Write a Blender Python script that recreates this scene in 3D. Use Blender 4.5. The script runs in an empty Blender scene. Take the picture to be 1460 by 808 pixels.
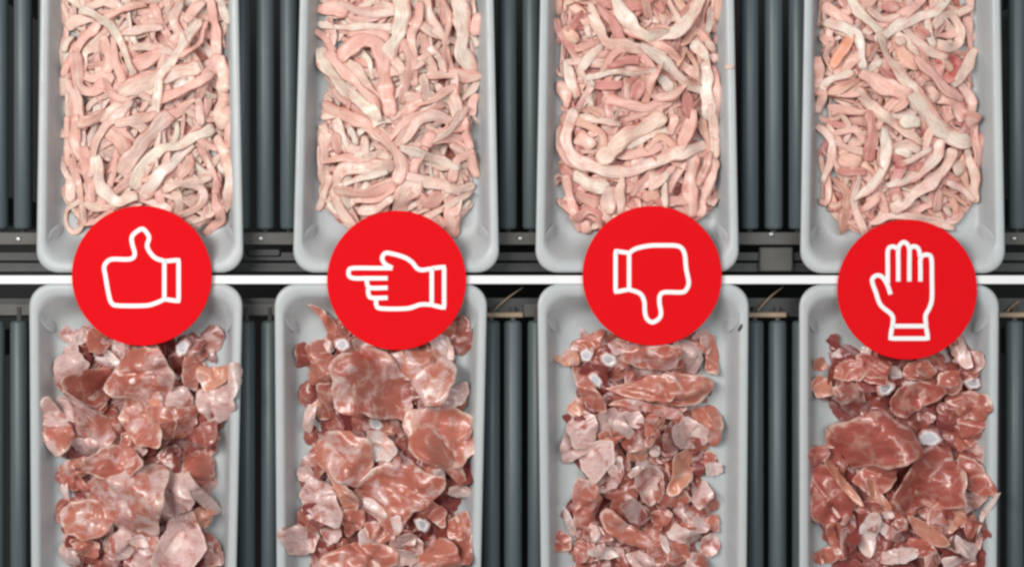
import bpy, math, random
import numpy as np
from mathutils import Vector

# ---------------------------------------------------------------- camera, world, lamps, exposure
S = 0.0007            # metres per photograph pixel on the plane of the tray rims
ZR = 0.030            # height of the tray rims above the roller tops
HC = 1.80             # camera height
scene = bpy.context.scene
cam_d = bpy.data.cameras.new('camera')
cam = bpy.data.objects.new('camera', cam_d)
scene.collection.objects.link(cam)
cam.location = (0, 0, HC)
cam_d.sensor_width = 36
cam_d.lens = 36 * (HC - ZR) / (1460 * S)
cam_d.clip_start, cam_d.clip_end = 0.05, 50
scene.camera = cam

world = bpy.data.worlds.new('World')
scene.world = world
world.use_nodes = True
wb = world.node_tree.nodes['Background']
wb.inputs[0].default_value = (0.93, 0.97, 1.0, 1)
wb.inputs[1].default_value = 0.09

def area_lamp(name, loc, aim, sx, sy, power, col):
    d = bpy.data.lights.new(name, 'AREA')
    d.shape = 'RECTANGLE'; d.size = sx; d.size_y = sy; d.energy = power; d.color = col
    o = bpy.data.objects.new(name, d); scene.collection.objects.link(o)
    o.location = loc
    o.rotation_euler = (Vector(aim) - Vector(loc)).to_track_quat('-Z', 'Y').to_euler()
    return o
# two rows of ceiling tubes over the packing line, the nearer one brighter
area_lamp('ceiling_tube_lamp', (-1.30, 0.60, 2.5), (0.15, 0, 0), 0.65, 1.8, 72, (1.0, 0.985, 0.95))
area_lamp('ceiling_tube_lamp', (0.80, 0.30, 2.2), (0, 0, 0), 0.60, 1.4, 19, (0.95, 0.985, 1.0))

scene.render.engine = 'CYCLES'
scene.cycles.use_denoising = True
scene.cycles.max_bounces = 8
scene.cycles.filter_width = 2.7
vs = scene.view_settings
vs.view_transform = 'Standard'; vs.look = 'None'; vs.exposure = 0.0; vs.gamma = 1.0
vs.use_curve_mapping = False

def at(px, py, z):
    "photograph pixel -> point of the place at height z"
    k = S * (HC - z) / (HC - ZR)
    return Vector(((px - 730) * k, (404 - py) * k, z))
# ---------------------------------------------------------------- traced layout
# every line: tone + width, then points "x,y" in the units of the zoomed view (origin x0, y0, factor)
STRIPS = {
 ('T1', 60, 0, 4.754): """
c70 110,165 180,120 270,90 340,110
p60 120,440 180,330 260,230 320,180
c50 250,400 260,340 330,290 400,220
p60 210,380 230,470 310,510 400,470 420,370 400,290
c80 120,520 170,610 200,720 210,800
p70 200,400 210,560 300,600 400,530
w62 90,330 105,275 140,235
p50 460,300 480,420 530,560 560,640
p60 440,80 520,40 620,20
c60 900,40 860,130 930,250
p60 740,60 790,160 850,260 890,310
c50 560,200 640,190 740,170
p80 620,420 690,400 760,350
c45 590,320 700,300 800,315 890,350
p70 1120,20 1130,120 1140,220 1150,350
w60 1200,0 1220,80 1250,150
p70 1060,600 1100,500 1140,400
p70 950,330 1030,260 1060,170
p60 960,100 1000,50 1050,10
c60 300,10 400,-10 470,20
c60 400,760 500,690 600,640 700,600
p50 420,560 470,640 560,680
c50 640,620 700,660 740,700
c60 1040,680 1050,800
p60 760,760 880,750 960,690
w68 230,45 330,80 430,150 490,240 540,340 570,430 600,500
c95 560,600 680,540 800,500 980,450
p70 780,660 900,620 1020,570 1080,520
c90 1190,420 1200,560 1190,700 1190,800
w58 1040,120 980,220 910,330 850,420 790,500 760,600 745,760
""",
 ('T1', 60, 160, 4.754): """
p60 180,60 170,180 200,260
p70 230,60 300,40 360,0
p95 440,130 520,190 560,260
p40 470,80 560,150 620,210
p80 250,280 270,400 290,560
c60 520,60 600,40 700,10
p50 1060,260 1090,350 1140,450
p60 960,240 980,330 930,400
c70 1180,200 1230,320 1250,450 1240,600 1210,650
p60 1160,460 1150,580 1180,690
c50 850,500 950,460 1060,440
c45 920,690 1020,640 1080,560 1050,500 950,490
p60 1100,780 1180,720 1150,600
c60 260,600 340,650 420,640
p50 280,740 360,720 420,680
c60 600,570 700,590 800,640
c55 540,-40 420,60 350,150 320,260 300,370
c110 800,50 700,160 620,260 540,360
w75 940,250 860,340 780,420 700,520
w66 1120,100 1000,150 900,210 800,240 700,310 640,400 600,500
w98 340,350 350,450 400,540 480,600 560,580
p45 170,330 190,450 230,600 240,700
c35 170,620 110,660 110,750 160,800 220,760 230,680
""",
 ('T2', 420, 0, 4.754): """
p90 130,30 220,30 300,40
c60 340,20 440,60 560,70 650,70
c60 900,20 930,120 1000,230
p50 1000,0 1050,100 1020,250 1020,380
p60 1240,60 1230,180
p60 120,180 190,230 230,290
p60 840,0 830,120 780,240 800,400 810,560
p70 400,200 500,220 580,240
w45 440,340 490,400 510,480
c55 660,390 730,470 740,560 690,620
p45 740,300 780,400 770,520 740,630
p60 880,280 900,400 930,490
w60 930,330 990,390 1000,440
c70 870,520 890,650
p60 1200,740 1220,640
c60 160,760 250,770
c80 1080,540 1080,660 1090,780
w110 1120,0 1140,150 1130,300 1180,420
p60 950,490 1060,490 1180,500 1270,490
w50 130,130 260,150 420,160 620,165
w110 720,-20 720,100 680,220 640,340
c80 370,430 430,480 500,590 560,680
p70 220,330 300,440 400,540 500,650 560,760
w85 150,290 190,420 280,540 400,640 500,720 560,800
p92 300,370 360,310 450,270 540,280 580,360 600,480 610,600 640,770
p50 700,770 820,690 950,660 1030,600
""",
 ('T2', 420, 160, 4.754): """
w70 360,110 400,190
c60 170,90 210,140 230,170
p80 270,150 290,240
p60 220,320 340,300 420,330
p60 1150,60 1180,200
p50 680,130 720,80 830,30 960,-40
c70 460,200 480,280 570,285
c60 760,160 840,60 940,20 1040,40
p80 880,170 930,200
c55 1130,0 1060,110 980,160
c70 600,280 620,360
p60 1060,210 1130,250
p60 1080,400 1110,310 1180,290 1210,370
c80 250,500 290,400 400,370 540,370 640,360
w50 330,480 450,430 560,410
c80 270,560 300,660 360,740
p50 450,590 560,570 640,530
p100 1040,560 1060,680 1060,780
c45 830,660 930,610 1010,560
p70 840,560 900,600 960,570
c45 900,700 1000,640 1130,570
c60 460,660 540,650 620,590
c120 790,490 730,580 700,680
p65 320,530 440,540 590,500 700,450
w65 770,250 900,290 1050,350
c65 770,430 900,470 1060,510
c50 1060,520 1150,500 1220,480
p88 180,-70 300,0 420,40 500,90 600,170 690,270 720,370 690,470
c55 200,470 170,560 130,660
""",
 ('T3', 770, 0, 4.754): """
r60 110,90 140,220 220,290
o70 180,180 240,250
r60 280,80 220,170
c40 330,160 340,220
r70 440,60 510,160 540,230
p60 720,0 740,90
r50 820,0 830,60
c50 900,20 940,110 960,180
p45 760,200 830,170 890,200
w60 1170,60 1160,170
p50 280,300 360,270 420,240
r80 500,420 640,400
r60 420,560 540,560
p45 590,530 600,650
r60 660,640 700,560
p70 160,560 180,680
o80 350,720 420,760
r70 1010,640 1030,760
p60 1200,480 1220,620 1210,760
o50 1000,260 1080,200 1130,240
o45 960,400 1000,340 1070,420 1080,510
c60 1160,260 1200,310
c40 1260,450 1325,440
w70 190,440 210,530 240,600
p45 640,780 760,730 860,690
p60 450,650 560,690 700,720 800,690 940,640
p50 460,420 520,350 620,330 720,370 760,440
w80 1080,10 1020,110 950,190 850,225
w85 540,20 590,110 660,190 740,240 810,220
w60 390,320 320,380 280,460 330,520
w50 380,500 500,480 640,490 740,480
c70 350,10 400,160 470,270 600,310 740,340 850,360
w70 830,520 880,590
p55 800,470 750,560 790,640 880,650 950,600
w65 740,340 830,400 930,480 1010,550 1100,580
w75 1060,270 1120,360 1140,500 1150,650 1160,780
""",
 ('T3', 770, 160, 4.754): """
p100 270,170 350,215
r70 170,370 220,430
c60 300,30 420,40 500,60
o55 250,50 360,100 440,160 430,280
w55 640,200 740,140 850,120
p55 560,280 680,270 780,240
o45 760,220 830,170 900,210
p60 900,120 920,30
p80 960,230 1010,130 1040,30
c70 1180,0 1200,120 1200,240
c100 440,290 560,190 680,110 800,40
w90 270,430 350,480 430,500
c90 470,530 470,650
c60 560,480 560,640
p50 650,530 720,450 740,420
c50 780,500 860,420
o70 720,570 800,560
p60 900,600 1000,600
w50 850,500 850,630
p40 980,360 930,440 900,500
p90 1040,330 1040,470 1040,640
r60 1160,300 1130,400 1100,450
p60 1190,370 1140,520 1110,640
p60 190,480 220,620 260,740
p90 280,560 380,600
p70 310,740 330,800
r50 280,700 330,660 400,680 420,720
p50 140,140 150,240 210,330 280,370
c84 240,-20 190,90 180,200 240,300 340,360 480,390 640,380 780,330 920,280 1040,250 1130,200
""",
 ('T4', 1150, 0, 4.754): """
p70 180,30 250,70 300,130
r60 560,20 640,40
c60 470,60 540,110 620,100
p70 150,220 210,260
c50 180,300 160,370 190,440
p70 100,360 110,500 90,580
r80 780,200 830,240
R90 960,380 1050,420 1000,490
o60 960,400 1010,450
p60 1150,120 1170,260
o70 640,280 700,360 750,420
c60 640,250 660,290
p45 180,540 290,520 400,440 500,300
o70 180,600 260,580 350,540
p100 440,510 560,580 660,620
p55 180,700 300,730 420,740
p60 120,560 130,650 110,750
p80 1100,560 1150,620 1170,700
p80 920,640 1040,690 1090,750
p60 620,730 680,680
c70 850,600 900,660
w55 420,470 510,410
c70 1180,350 1130,430 1060,520
c60 1060,60 1150,20
w45 850,110 860,200 880,260
c58 900,160 950,100 1020,80 1090,160 1080,260 1010,310 930,280
c55 700,190 770,280 860,340 920,360
p70 800,420 880,510 960,590 1040,630
O58 310,240 270,320 220,400
w65 150,120 240,150 330,200 380,290 390,390
w60 290,490 180,530 120,590
w75 350,0 400,80 460,150 530,210
w60 540,230 640,160 740,120 880,70 960,0
c75 370,600 440,670 520,740 600,810 700,880 800,960
W110 520,240 570,360 650,490 740,610 830,730 920,840 1030,920 1150,960
""",
 ('T4', 1150, 160, 4.754): """
p50 280,120 360,110 400,180 340,220
r70 460,40 460,160 450,260
o80 280,300 370,330
r60 280,390 400,400
o70 250,470 300,540 300,620
w60 640,240 720,270
c45 700,330 780,300 840,260
c45 620,220 700,200 760,230
R40 640,360 690,360
p60 450,620 520,560 560,640
o80 300,680 300,780
p60 700,680 830,640 940,600
p60 940,540 930,640
w60 990,640 1020,690
c80 1050,330 1080,400
w80 690,40 780,60
p100 1130,50 1180,60
c50 1140,300 1180,420 1190,540
c45 1030,480 1110,510 1160,560
c50 250,200 320,230 400,250
w60 630,570 640,650
c60 480,740 600,700 760,710 900,730 1040,770
c85 1010,290 950,400 860,480 760,550 660,630
w75 930,230 880,330 770,420 630,470
w70 560,160 560,280 530,400 480,480 400,540
c50 370,480 350,600 400,720 430,790
c65 100,70 160,110 200,190 200,300 170,400
""",
}
CHUNKS = {
 ('L1', 45, 460, 4.49): """
m 330,60 400,40 450,110 430,200 340,170
w 255,90 300,70 310,130 260,140
d 1030,620 1110,620 1100,780 1000,780
f 110,290 150,220 260,190 330,260 300,330 200,400 130,420
f 480,110 560,140 570,220 530,230
f 860,450 940,410 1000,470 980,530 860,530
m 960,230 1050,220 1050,330 1030,430 960,410
f 100,490 230,500 250,640 160,620
m 230,360 400,300 480,330 480,420 440,520 350,520 270,450
m 480,620 590,560 600,700 540,760 480,700
w 410,170 470,200 530,260 500,280 430,220
f 1040,440 1200,390 1280,410 1290,540 1200,640 1120,620 1060,540
o 1050,290 1150,300 1280,270 1240,360 1110,440 1060,390
w 1270,270 1330,280 1330,400 1300,460 1250,400
n 580,190 660,170 790,190 870,250 880,350 840,470 740,490 600,470 500,420 520,350
b 900,130 980,80 1010,140 980,210 920,240 890,190
n 40,570 90,480 150,600 230,690 240,800 130,830 60,760
n 250,420 350,540 450,620 500,720 460,780 330,800 250,760 270,600
m 730,540 900,550 1030,560 1000,660 960,740 830,740 770,640
n 610,470 670,480 720,560 830,680 820,760 700,780 600,720 560,600
""",
 ('L1', 45, 628, 4.49): """
f 220,0 400,0 400,80 280,110
m 210,150 330,110 370,200 270,240
f 470,660 560,560 620,640 520,740
d 420,780 600,710 700,720 690,800 500,840
m 950,110 1100,90 1140,180 1100,300 1000,250
m 700,640 780,600 800,720 740,740
m 1100,600 1180,700 1210,810 1080,810
m 130,190 210,180 290,260 330,320 210,330 160,270
w 150,300 195,300 190,410 155,390
n 150,470 300,400 400,400 480,500 460,600 330,620 200,560
o 1020,460 1090,430 1150,470 1110,550 1060,600
f 140,690 230,680 290,800 140,820
m 240,640 330,630 420,680 390,760 310,740
w 600,650 680,620 720,700 640,690
f 840,190 930,170 980,270 1050,380 980,440 880,490 850,400
f 940,150 980,170 1180,450 1140,480 1040,360
f 820,680 900,520 1020,470 1060,580 1110,640 1070,760 960,820 830,810
n 330,370 400,250 560,240 760,160 840,200 850,420 770,560 690,620 560,570 440,490
n 380,110 500,40 620,70 730,130 640,210 520,240 400,200
""",
 ('L2', 390, 430, 4.253): """
d 440,650 560,680 540,770 400,760
d 820,530 920,610 900,660 830,600
m 180,280 260,230 330,290 320,380 230,380
m 190,20 280,50 350,120 380,190 310,200 280,110
f 470,230 560,220 600,290 500,320
m 200,400 330,340 400,370 390,480 300,520 220,500
b 340,260 380,215 450,220 470,290 400,320
w 290,260 330,240 350,300 320,310
f 940,220 1040,210 1080,290 1080,380 980,330
f 930,620 1060,540 1160,500 1170,580 1110,640 1000,660
m 250,520 390,500 400,620 360,740 300,620
w 190,640 260,610 230,720 210,800 170,770
f 670,700 760,740 810,800 750,830
n 840,670 1000,670 1150,680 1200,780 1210,900 1100,980 960,960 850,900 820,780
n 700,350 860,300 980,320 1090,400 1060,540 1000,600 930,620 860,500
b 560,710 640,710 670,770 640,800 570,780
n 400,400 470,330 600,300 700,360 790,470 830,620 820,720 680,680 520,650 430,640 400,520
""",
 ('L2', 390, 618, 4.253): """
d 110,500 250,520 260,580 130,570
d 480,620 620,600 600,660 470,660
d 1060,400 1160,400 1150,470 1060,470
m 550,560 680,560 730,640 640,680 570,640
f 700,720 830,730 880,800 720,830
m 300,760 450,690 640,690 740,750 700,820 320,830
f 760,620 840,600 860,680 760,680
f 10,620 60,560 70,660
f 60,600 130,570 250,600 240,700 160,760 80,720
f 270,600 380,560 400,640 330,690
m 1050,560 1170,480 1190,580 1130,660 1060,640
m 400,480 520,480 540,560 440,640 420,580
m 860,430 960,430 1040,480 1020,580 960,540
o 280,200 400,280 500,400 490,480 420,480 380,360
f 120,240 200,200 230,260 160,310
f 150,380 220,290 330,330 390,470 390,560 280,520 180,450
w 570,0 650,10 740,110 690,150 600,160
m 820,20 960,-20 1050,80 1150,240 1100,330 1040,200 900,150
w 1070,330 1180,340 1190,400 1080,390
w 960,220 1030,210 1040,290
n 200,130 300,30 440,0 560,60 590,150 540,270 480,320 380,260 280,200
m 500,340 620,240 740,190 860,240 1000,270 1020,330 900,430 800,500 740,600 600,500 520,420
n 890,710 960,650 1070,660 1130,760 1100,830 900,830
w 540,410 600,420 680,490 640,520 560,470
w 710,520 760,500 780,560 740,610
b 830,530 900,500 960,560 930,620 870,610
""",
 ('L3', 775, 460, 4.49): """
d 1080,390 1160,400 1160,480 1080,480
m 210,120 350,60 400,50 340,180 240,180
f 420,130 520,110 540,180 460,210
m 1010,110 1100,90 1140,180 1130,330 1050,310 1060,220
o 80,240 150,170 220,200 230,270 150,280
f 520,590 620,570 640,640 580,680
m 650,600 740,590 720,690 650,720
m 640,760 760,600 780,620 690,780
m 340,730 480,680 520,720 440,800
m 420,520 600,500 720,540 860,560 890,630 780,620 640,560 480,560
m 510,200 580,130 720,140 860,170 850,280 700,300 560,270
f 860,150 920,110 1010,180 1020,260 960,340 900,250
n 200,280 280,330 400,540 360,580 260,500 210,380
b 230,190 280,150 330,190 320,250 270,270 235,240
b 355,210 400,180 470,210 500,260 440,310 370,270
b 280,340 330,300 400,390 370,440 310,400
m 420,430 560,400 720,350 860,340 1000,350 1060,380 980,520 860,530 720,500 560,470
f 160,680 230,590 320,600 350,700 300,790 210,800
w 430,620 520,640 580,700 540,740 460,680
m 960,590 1100,540 1160,620 1140,760 1080,800 1060,680
f 830,680 930,620 1040,680 1060,780 950,810 850,780
""",
 ('L3', 775, 628, 4.49): """
d 360,280 490,290 460,420 370,380
d 860,510 940,490 1010,530 1000,590 920,570
f 400,130 500,110 510,220 480,270 420,200
o 540,90 610,40 680,70 660,130 560,140
w 690,40 740,40 740,100 690,100
m 1060,80 1130,120 1100,240 1040,200
w 1060,160 1160,170 1150,230 1070,240
m 780,340 900,330 960,390 860,440 760,420
m 1050,520 1140,490 1140,610 1060,580
f 490,400 560,360 700,480 640,540 560,520
m 700,480 780,440 830,490 790,560 710,540
f 520,760 640,720 740,800 600,830
f 420,650 520,650 500,700 410,680
m 200,680 290,650 280,780 220,800
m 60,650 110,600 180,650 170,720 90,730
w 290,720 380,680 490,760 380,770
m 820,650 930,680 940,770 800,800
f 1020,680 1080,620 1150,660 1130,740 1050,770
w 800,590 850,550 1020,630 960,680 840,650
w 750,620 800,640 810,730 770,700
f 980,300 1060,290 1100,370 1010,450 970,400
m 200,320 240,270 350,300 360,420 310,560 220,580 200,430
f 240,80 320,30 430,20 450,100 380,210 310,260 260,180
O 830,130 950,60 980,150 950,260 860,340 790,320 840,230
w 540,210 640,160 680,150 580,240
f 580,240 690,160 760,230 770,330 700,410 640,370
w 120,470 170,480 220,620 180,620
m 380,520 420,440 560,560 720,640 700,700 560,680 440,620
w 300,620 340,560 370,620 340,660
""",
 ('L4', 1140, 470, 4.617): """
d 230,180 380,100 420,170 300,220
d 480,470 590,480 580,560 480,540
d 900,150 1010,140 1020,260 930,270
o 120,210 190,190 220,260 170,280 120,270
m 420,160 560,200 620,230 590,310 460,320
m 720,250 840,200 930,280 840,330 730,330
w 1020,60 1090,40 1150,220 1100,240 1040,150
d 720,600 860,570 960,600 1010,660 880,640 780,660
m 240,320 300,230 420,200 450,300 380,340
o 100,360 160,310 230,350 230,430 140,450
m 930,310 1040,270 1080,340 1060,420 960,420
m 1080,590 1200,600 1260,620 1160,720 1100,700
m 1000,460 1100,420 1240,430 1270,540 1200,600 1080,560
o 200,700 300,650 300,760 220,800
f 230,380 430,370 470,470 400,590 330,540 260,450
b 1080,350 1140,310 1220,320 1240,390 1150,410
w 610,260 680,250 710,310 650,330
b 510,390 560,330 640,340 670,390 600,450 540,450
s 600,470 730,370 890,360 950,430 870,500 700,580
b 780,710 860,650 960,680 990,740 940,790 820,780
s 230,680 380,600 480,550 600,590 700,680 760,790 640,870 480,880 330,930 240,830
""",
 ('L4', 1140, 633, 4.617): """
d 330,530 430,480 400,640 440,760 380,760 340,640
d 980,440 1060,500 1070,580 1000,550
d 540,620 680,680 560,700
m 200,540 280,540 320,760 270,760 210,620
f 280,560 320,560 340,760 300,760
m 120,760 240,690 280,790 160,820
m 740,640 860,640 900,720 760,750
f 820,750 900,700 950,790 840,820
w 960,760 1100,740 1180,780 980,830
f 1180,560 1230,620 1200,720
m 1080,500 1180,480 1160,600 1100,620
f 640,510 720,500 740,580 680,590
f 790,440 930,430 960,520 870,520
w 960,680 1030,600 1100,650 1180,670 1150,760 1040,700
m 1080,80 1200,140 1290,290 1270,330 1150,320 1090,230
w 1060,400 1140,340 1230,340 1200,420 1120,470
w 1160,600 1280,340 1300,360 1230,500 1180,570
f 40,50 190,20 220,100 110,160
m 380,240 500,150 620,130 640,250 590,330 480,330
f 370,420 440,390 540,400 540,430 420,470
o 740,490 860,530 970,640 900,670 800,600
s 110,200 180,160 260,230 390,360 330,500 200,540 100,470
o 160,130 220,120 420,380 380,400
o 440,230 500,260 620,420 580,440 480,340
s 620,360 700,250 760,130 900,50 1010,70 1060,250 1060,380 960,420 800,400 740,460
w 430,550 480,480 540,500 520,640 490,740 440,720 430,620
w 540,520 620,560 730,640 700,670 580,620
w 530,760 640,710 770,700 740,760 580,800
w 560,460 620,440 640,490 590,500
""",
}
# ---------------------------------------------------------------- helpers
RNG = random.Random(7)
NPR = np.random.default_rng(11)
COL = scene.collection

def tag(o, label=None, cat=None, group=None, kind=None):
    if label: o['label'] = label
    if cat: o['category'] = cat
    if group: o['group'] = group
    if kind: o['kind'] = kind
    return o

def link(name, me, mat, parent=None, smooth=True):
    o = bpy.data.objects.new(name, me); COL.objects.link(o)
    if mat is not None and not me.materials: me.materials.append(mat)
    if parent is not None: o.parent = parent
    if smooth:
        me.polygons.foreach_set('use_smooth', [True] * len(me.polygons))
    return o

def empty(name, loc=(0, 0, 0)):
    o = bpy.data.objects.new(name, None); COL.objects.link(o); o.location = loc
    o.empty_display_size = 0.02
    return o

def mesh(name, verts, faces, attrs=None):
    me = bpy.data.meshes.new(name)
    me.from_pydata([tuple(v) for v in verts], [], faces)
    for k, (typ, vals) in (attrs or {}).items():
        a = me.attributes.new(k, typ, 'POINT')
        a.data.foreach_set('vector' if typ == 'FLOAT_VECTOR' else 'value', np.asarray(vals, dtype=np.float32).ravel())
    me.update()
    return me

def box_mesh(name, x0, x1, y0, y1, z0, z1, b=0.0008):
    "a box with all its edges chamfered"
    v, f = [], []
    def ring(x0, x1, y0, y1, z):
        i = len(v)
        v.extend([(x0 + b, y0, z), (x1 - b, y0, z), (x1, y0 + b, z), (x1, y1 - b, z), (x1 - b, y1, z), (x0 + b, y1, z), (x0, y1 - b, z), (x0, y0 + b, z)])
        return list(range(i, i + 8))
    rs = [ring(x0 + b, x1 - b, y0 + b, y1 - b, z0), ring(x0, x1, y0, y1, z0 + b), ring(x0, x1, y0, y1, z1 - b), ring(x0 + b, x1 - b, y0 + b, y1 - b, z1)]
    f.append(rs[0][::-1]); f.append(rs[3])
    for a, c in zip(rs, rs[1:]):
        for i in range(8):
            j = (i + 1) % 8; f.append((a[i], a[j], c[j], c[i]))
    return mesh(name, v, f)

def lathe_y(name, prof, n=28):
    "surface of revolution about the y axis; prof = [(y, r)]"
    v, f = [], []
    for y, r in prof:
        for i in range(n):
            a = 2 * math.pi * i / n
            v.append((r * math.cos(a), y, r * math.sin(a)))
    for k in range(len(prof) - 1):
        for i in range(n):
            j = (i + 1) % n
            f.append((k * n + i, (k + 1) * n + i, (k + 1) * n + j, k * n + j))
    f.append(tuple(range(n))); f.append(tuple(range((len(prof) - 1) * n, len(prof) * n))[::-1])
    return mesh(name, v, f)

def catmull(pts, step, closed=False):
    P = np.asarray(pts, float)
    n = len(P)
    if n == 2 and not closed:
        m = max(2, int(np.linalg.norm(P[1] - P[0]) / step) + 1)
        t = np.linspace(0, 1, m)[:, None]
        return P[0] * (1 - t) + P[1] * t
    idx = range(n if closed else n - 1)
    out = []
    for i in idx:
        if closed:
            a, b, c, d = P[(i - 1) % n], P[i], P[(i + 1) % n], P[(i + 2) % n]
        else:
            b, c = P[i], P[i + 1]
            a = P[i - 1] if i > 0 else 2 * b - c
            d = P[i + 2] if i + 2 < n else 2 * c - b
        m = max(1, int(np.linalg.norm(c - b) / step))
        for t in np.arange(m) / m:
            out.append(0.5 * ((2 * b) + (c - a) * t + (2 * a - 5 * b + 4 * c - d) * t * t + (-a + 3 * b - 3 * c + d) * t ** 3))
    if not closed: out.append(P[-1])
    return np.array(out)

# ---------------------------------------------------------------- materials
def new_mat(name):
    m = bpy.data.materials.new(name); m.use_nodes = True
    nt = m.node_tree
    return m, nt, nt.nodes['Principled BSDF']

def N(nt, typ, **kw):
    n = nt.nodes.new(typ)
    for k, v in kw.items():
        if k.startswith('i_'): n.inputs[int(k[2:])].default_value = v
        else: setattr(n, k, v)
    return n

def mixc(nt, fac, a, b, mode='MIX'):
    n = nt.nodes.new('ShaderNodeMix'); n.data_type = 'RGBA'; n.blend_type = mode
    for sock, val in ((n.inputs[0], fac), (n.inputs[6], a), (n.inputs[7], b)):
        if hasattr(val, 'is_output'): nt.links.new(val, sock)
        elif isinstance(val, tuple): sock.default_value = (*val, 1) if len(val) == 3 else val
        else: sock.default_value = val
    return n.outputs[2]

def math_n(nt, op, a, b=0.0, c=None, clamp=False):
    n = nt.nodes.new('ShaderNodeMath'); n.operation = op; n.use_clamp = clamp
    for i, val in enumerate((a, b) if c is None else (a, b, c)):
        if hasattr(val, 'is_output'): nt.links.new(val, n.inputs[i])
        else: n.inputs[i].default_value = val
    return n.outputs[0]

def ramp(nt, val, lo, hi):
    n = nt.nodes.new('ShaderNodeMapRange'); n.interpolation_type = 'SMOOTHSTEP'
    nt.links.new(val, n.inputs[0]); n.inputs[1].default_value = lo; n.inputs[2].default_value = hi
    return n.outputs[0]

def noise(nt, vec, scale, detail=3.0, rough=0.5, dist=0.0):
    n = N(nt, 'ShaderNodeTexNoise'); n.inputs['Scale'].default_value = scale
    n.inputs['Detail'].default_value = detail; n.inputs['Roughness'].default_value = rough
    n.inputs['Distortion'].default_value = dist
    if vec is not None: nt.links.new(vec, n.inputs['Vector'])
    return n.outputs['Fac']

def shifted(nt):
    "object coordinates moved by a random amount for each object"
    tc = N(nt, 'ShaderNodeTexCoord'); oi = N(nt, 'ShaderNodeObjectInfo')
    vm = N(nt, 'ShaderNodeVectorMath', operation='MULTIPLY_ADD')
    nt.links.new(oi.outputs['Random'], vm.inputs[0]); vm.inputs[1].default_value = (7.3, 3.1, 5.7)
    nt.links.new(tc.outputs['Object'], vm.inputs[2])
    return vm.outputs[0], oi

def bump(nt, bsdf, h, strength, dist):
    b = N(nt, 'ShaderNodeBump'); b.inputs['Strength'].default_value = strength; b.inputs['Distance'].default_value = dist
    nt.links.new(h, b.inputs['Height']); nt.links.new(b.outputs[0], bsdf.inputs['Normal'])

def simple(name, col, rough=0.5, spec=0.5, metal=0.0, var=0.0, scale=40.0, bmp=0.0):
    m, nt, b = new_mat(name)
    b.inputs['Roughness'].default_value = rough; b.inputs['Specular IOR Level'].default_value = spec
    b.inputs['Metallic'].default_value = metal
    vec, oi = shifted(nt)
    f = noise(nt, vec, scale, 4.0, 0.6)
    if var:
        c = mixc(nt, f, tuple(x * (1 - var) for x in col), tuple(min(1, x * (1 + var)) for x in col))
        nt.links.new(c, b.inputs['Base Color'])
    else: b.inputs['Base Color'].default_value = (*col, 1)
    if bmp: bump(nt, b, f, bmp, 0.002)
    return m

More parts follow.
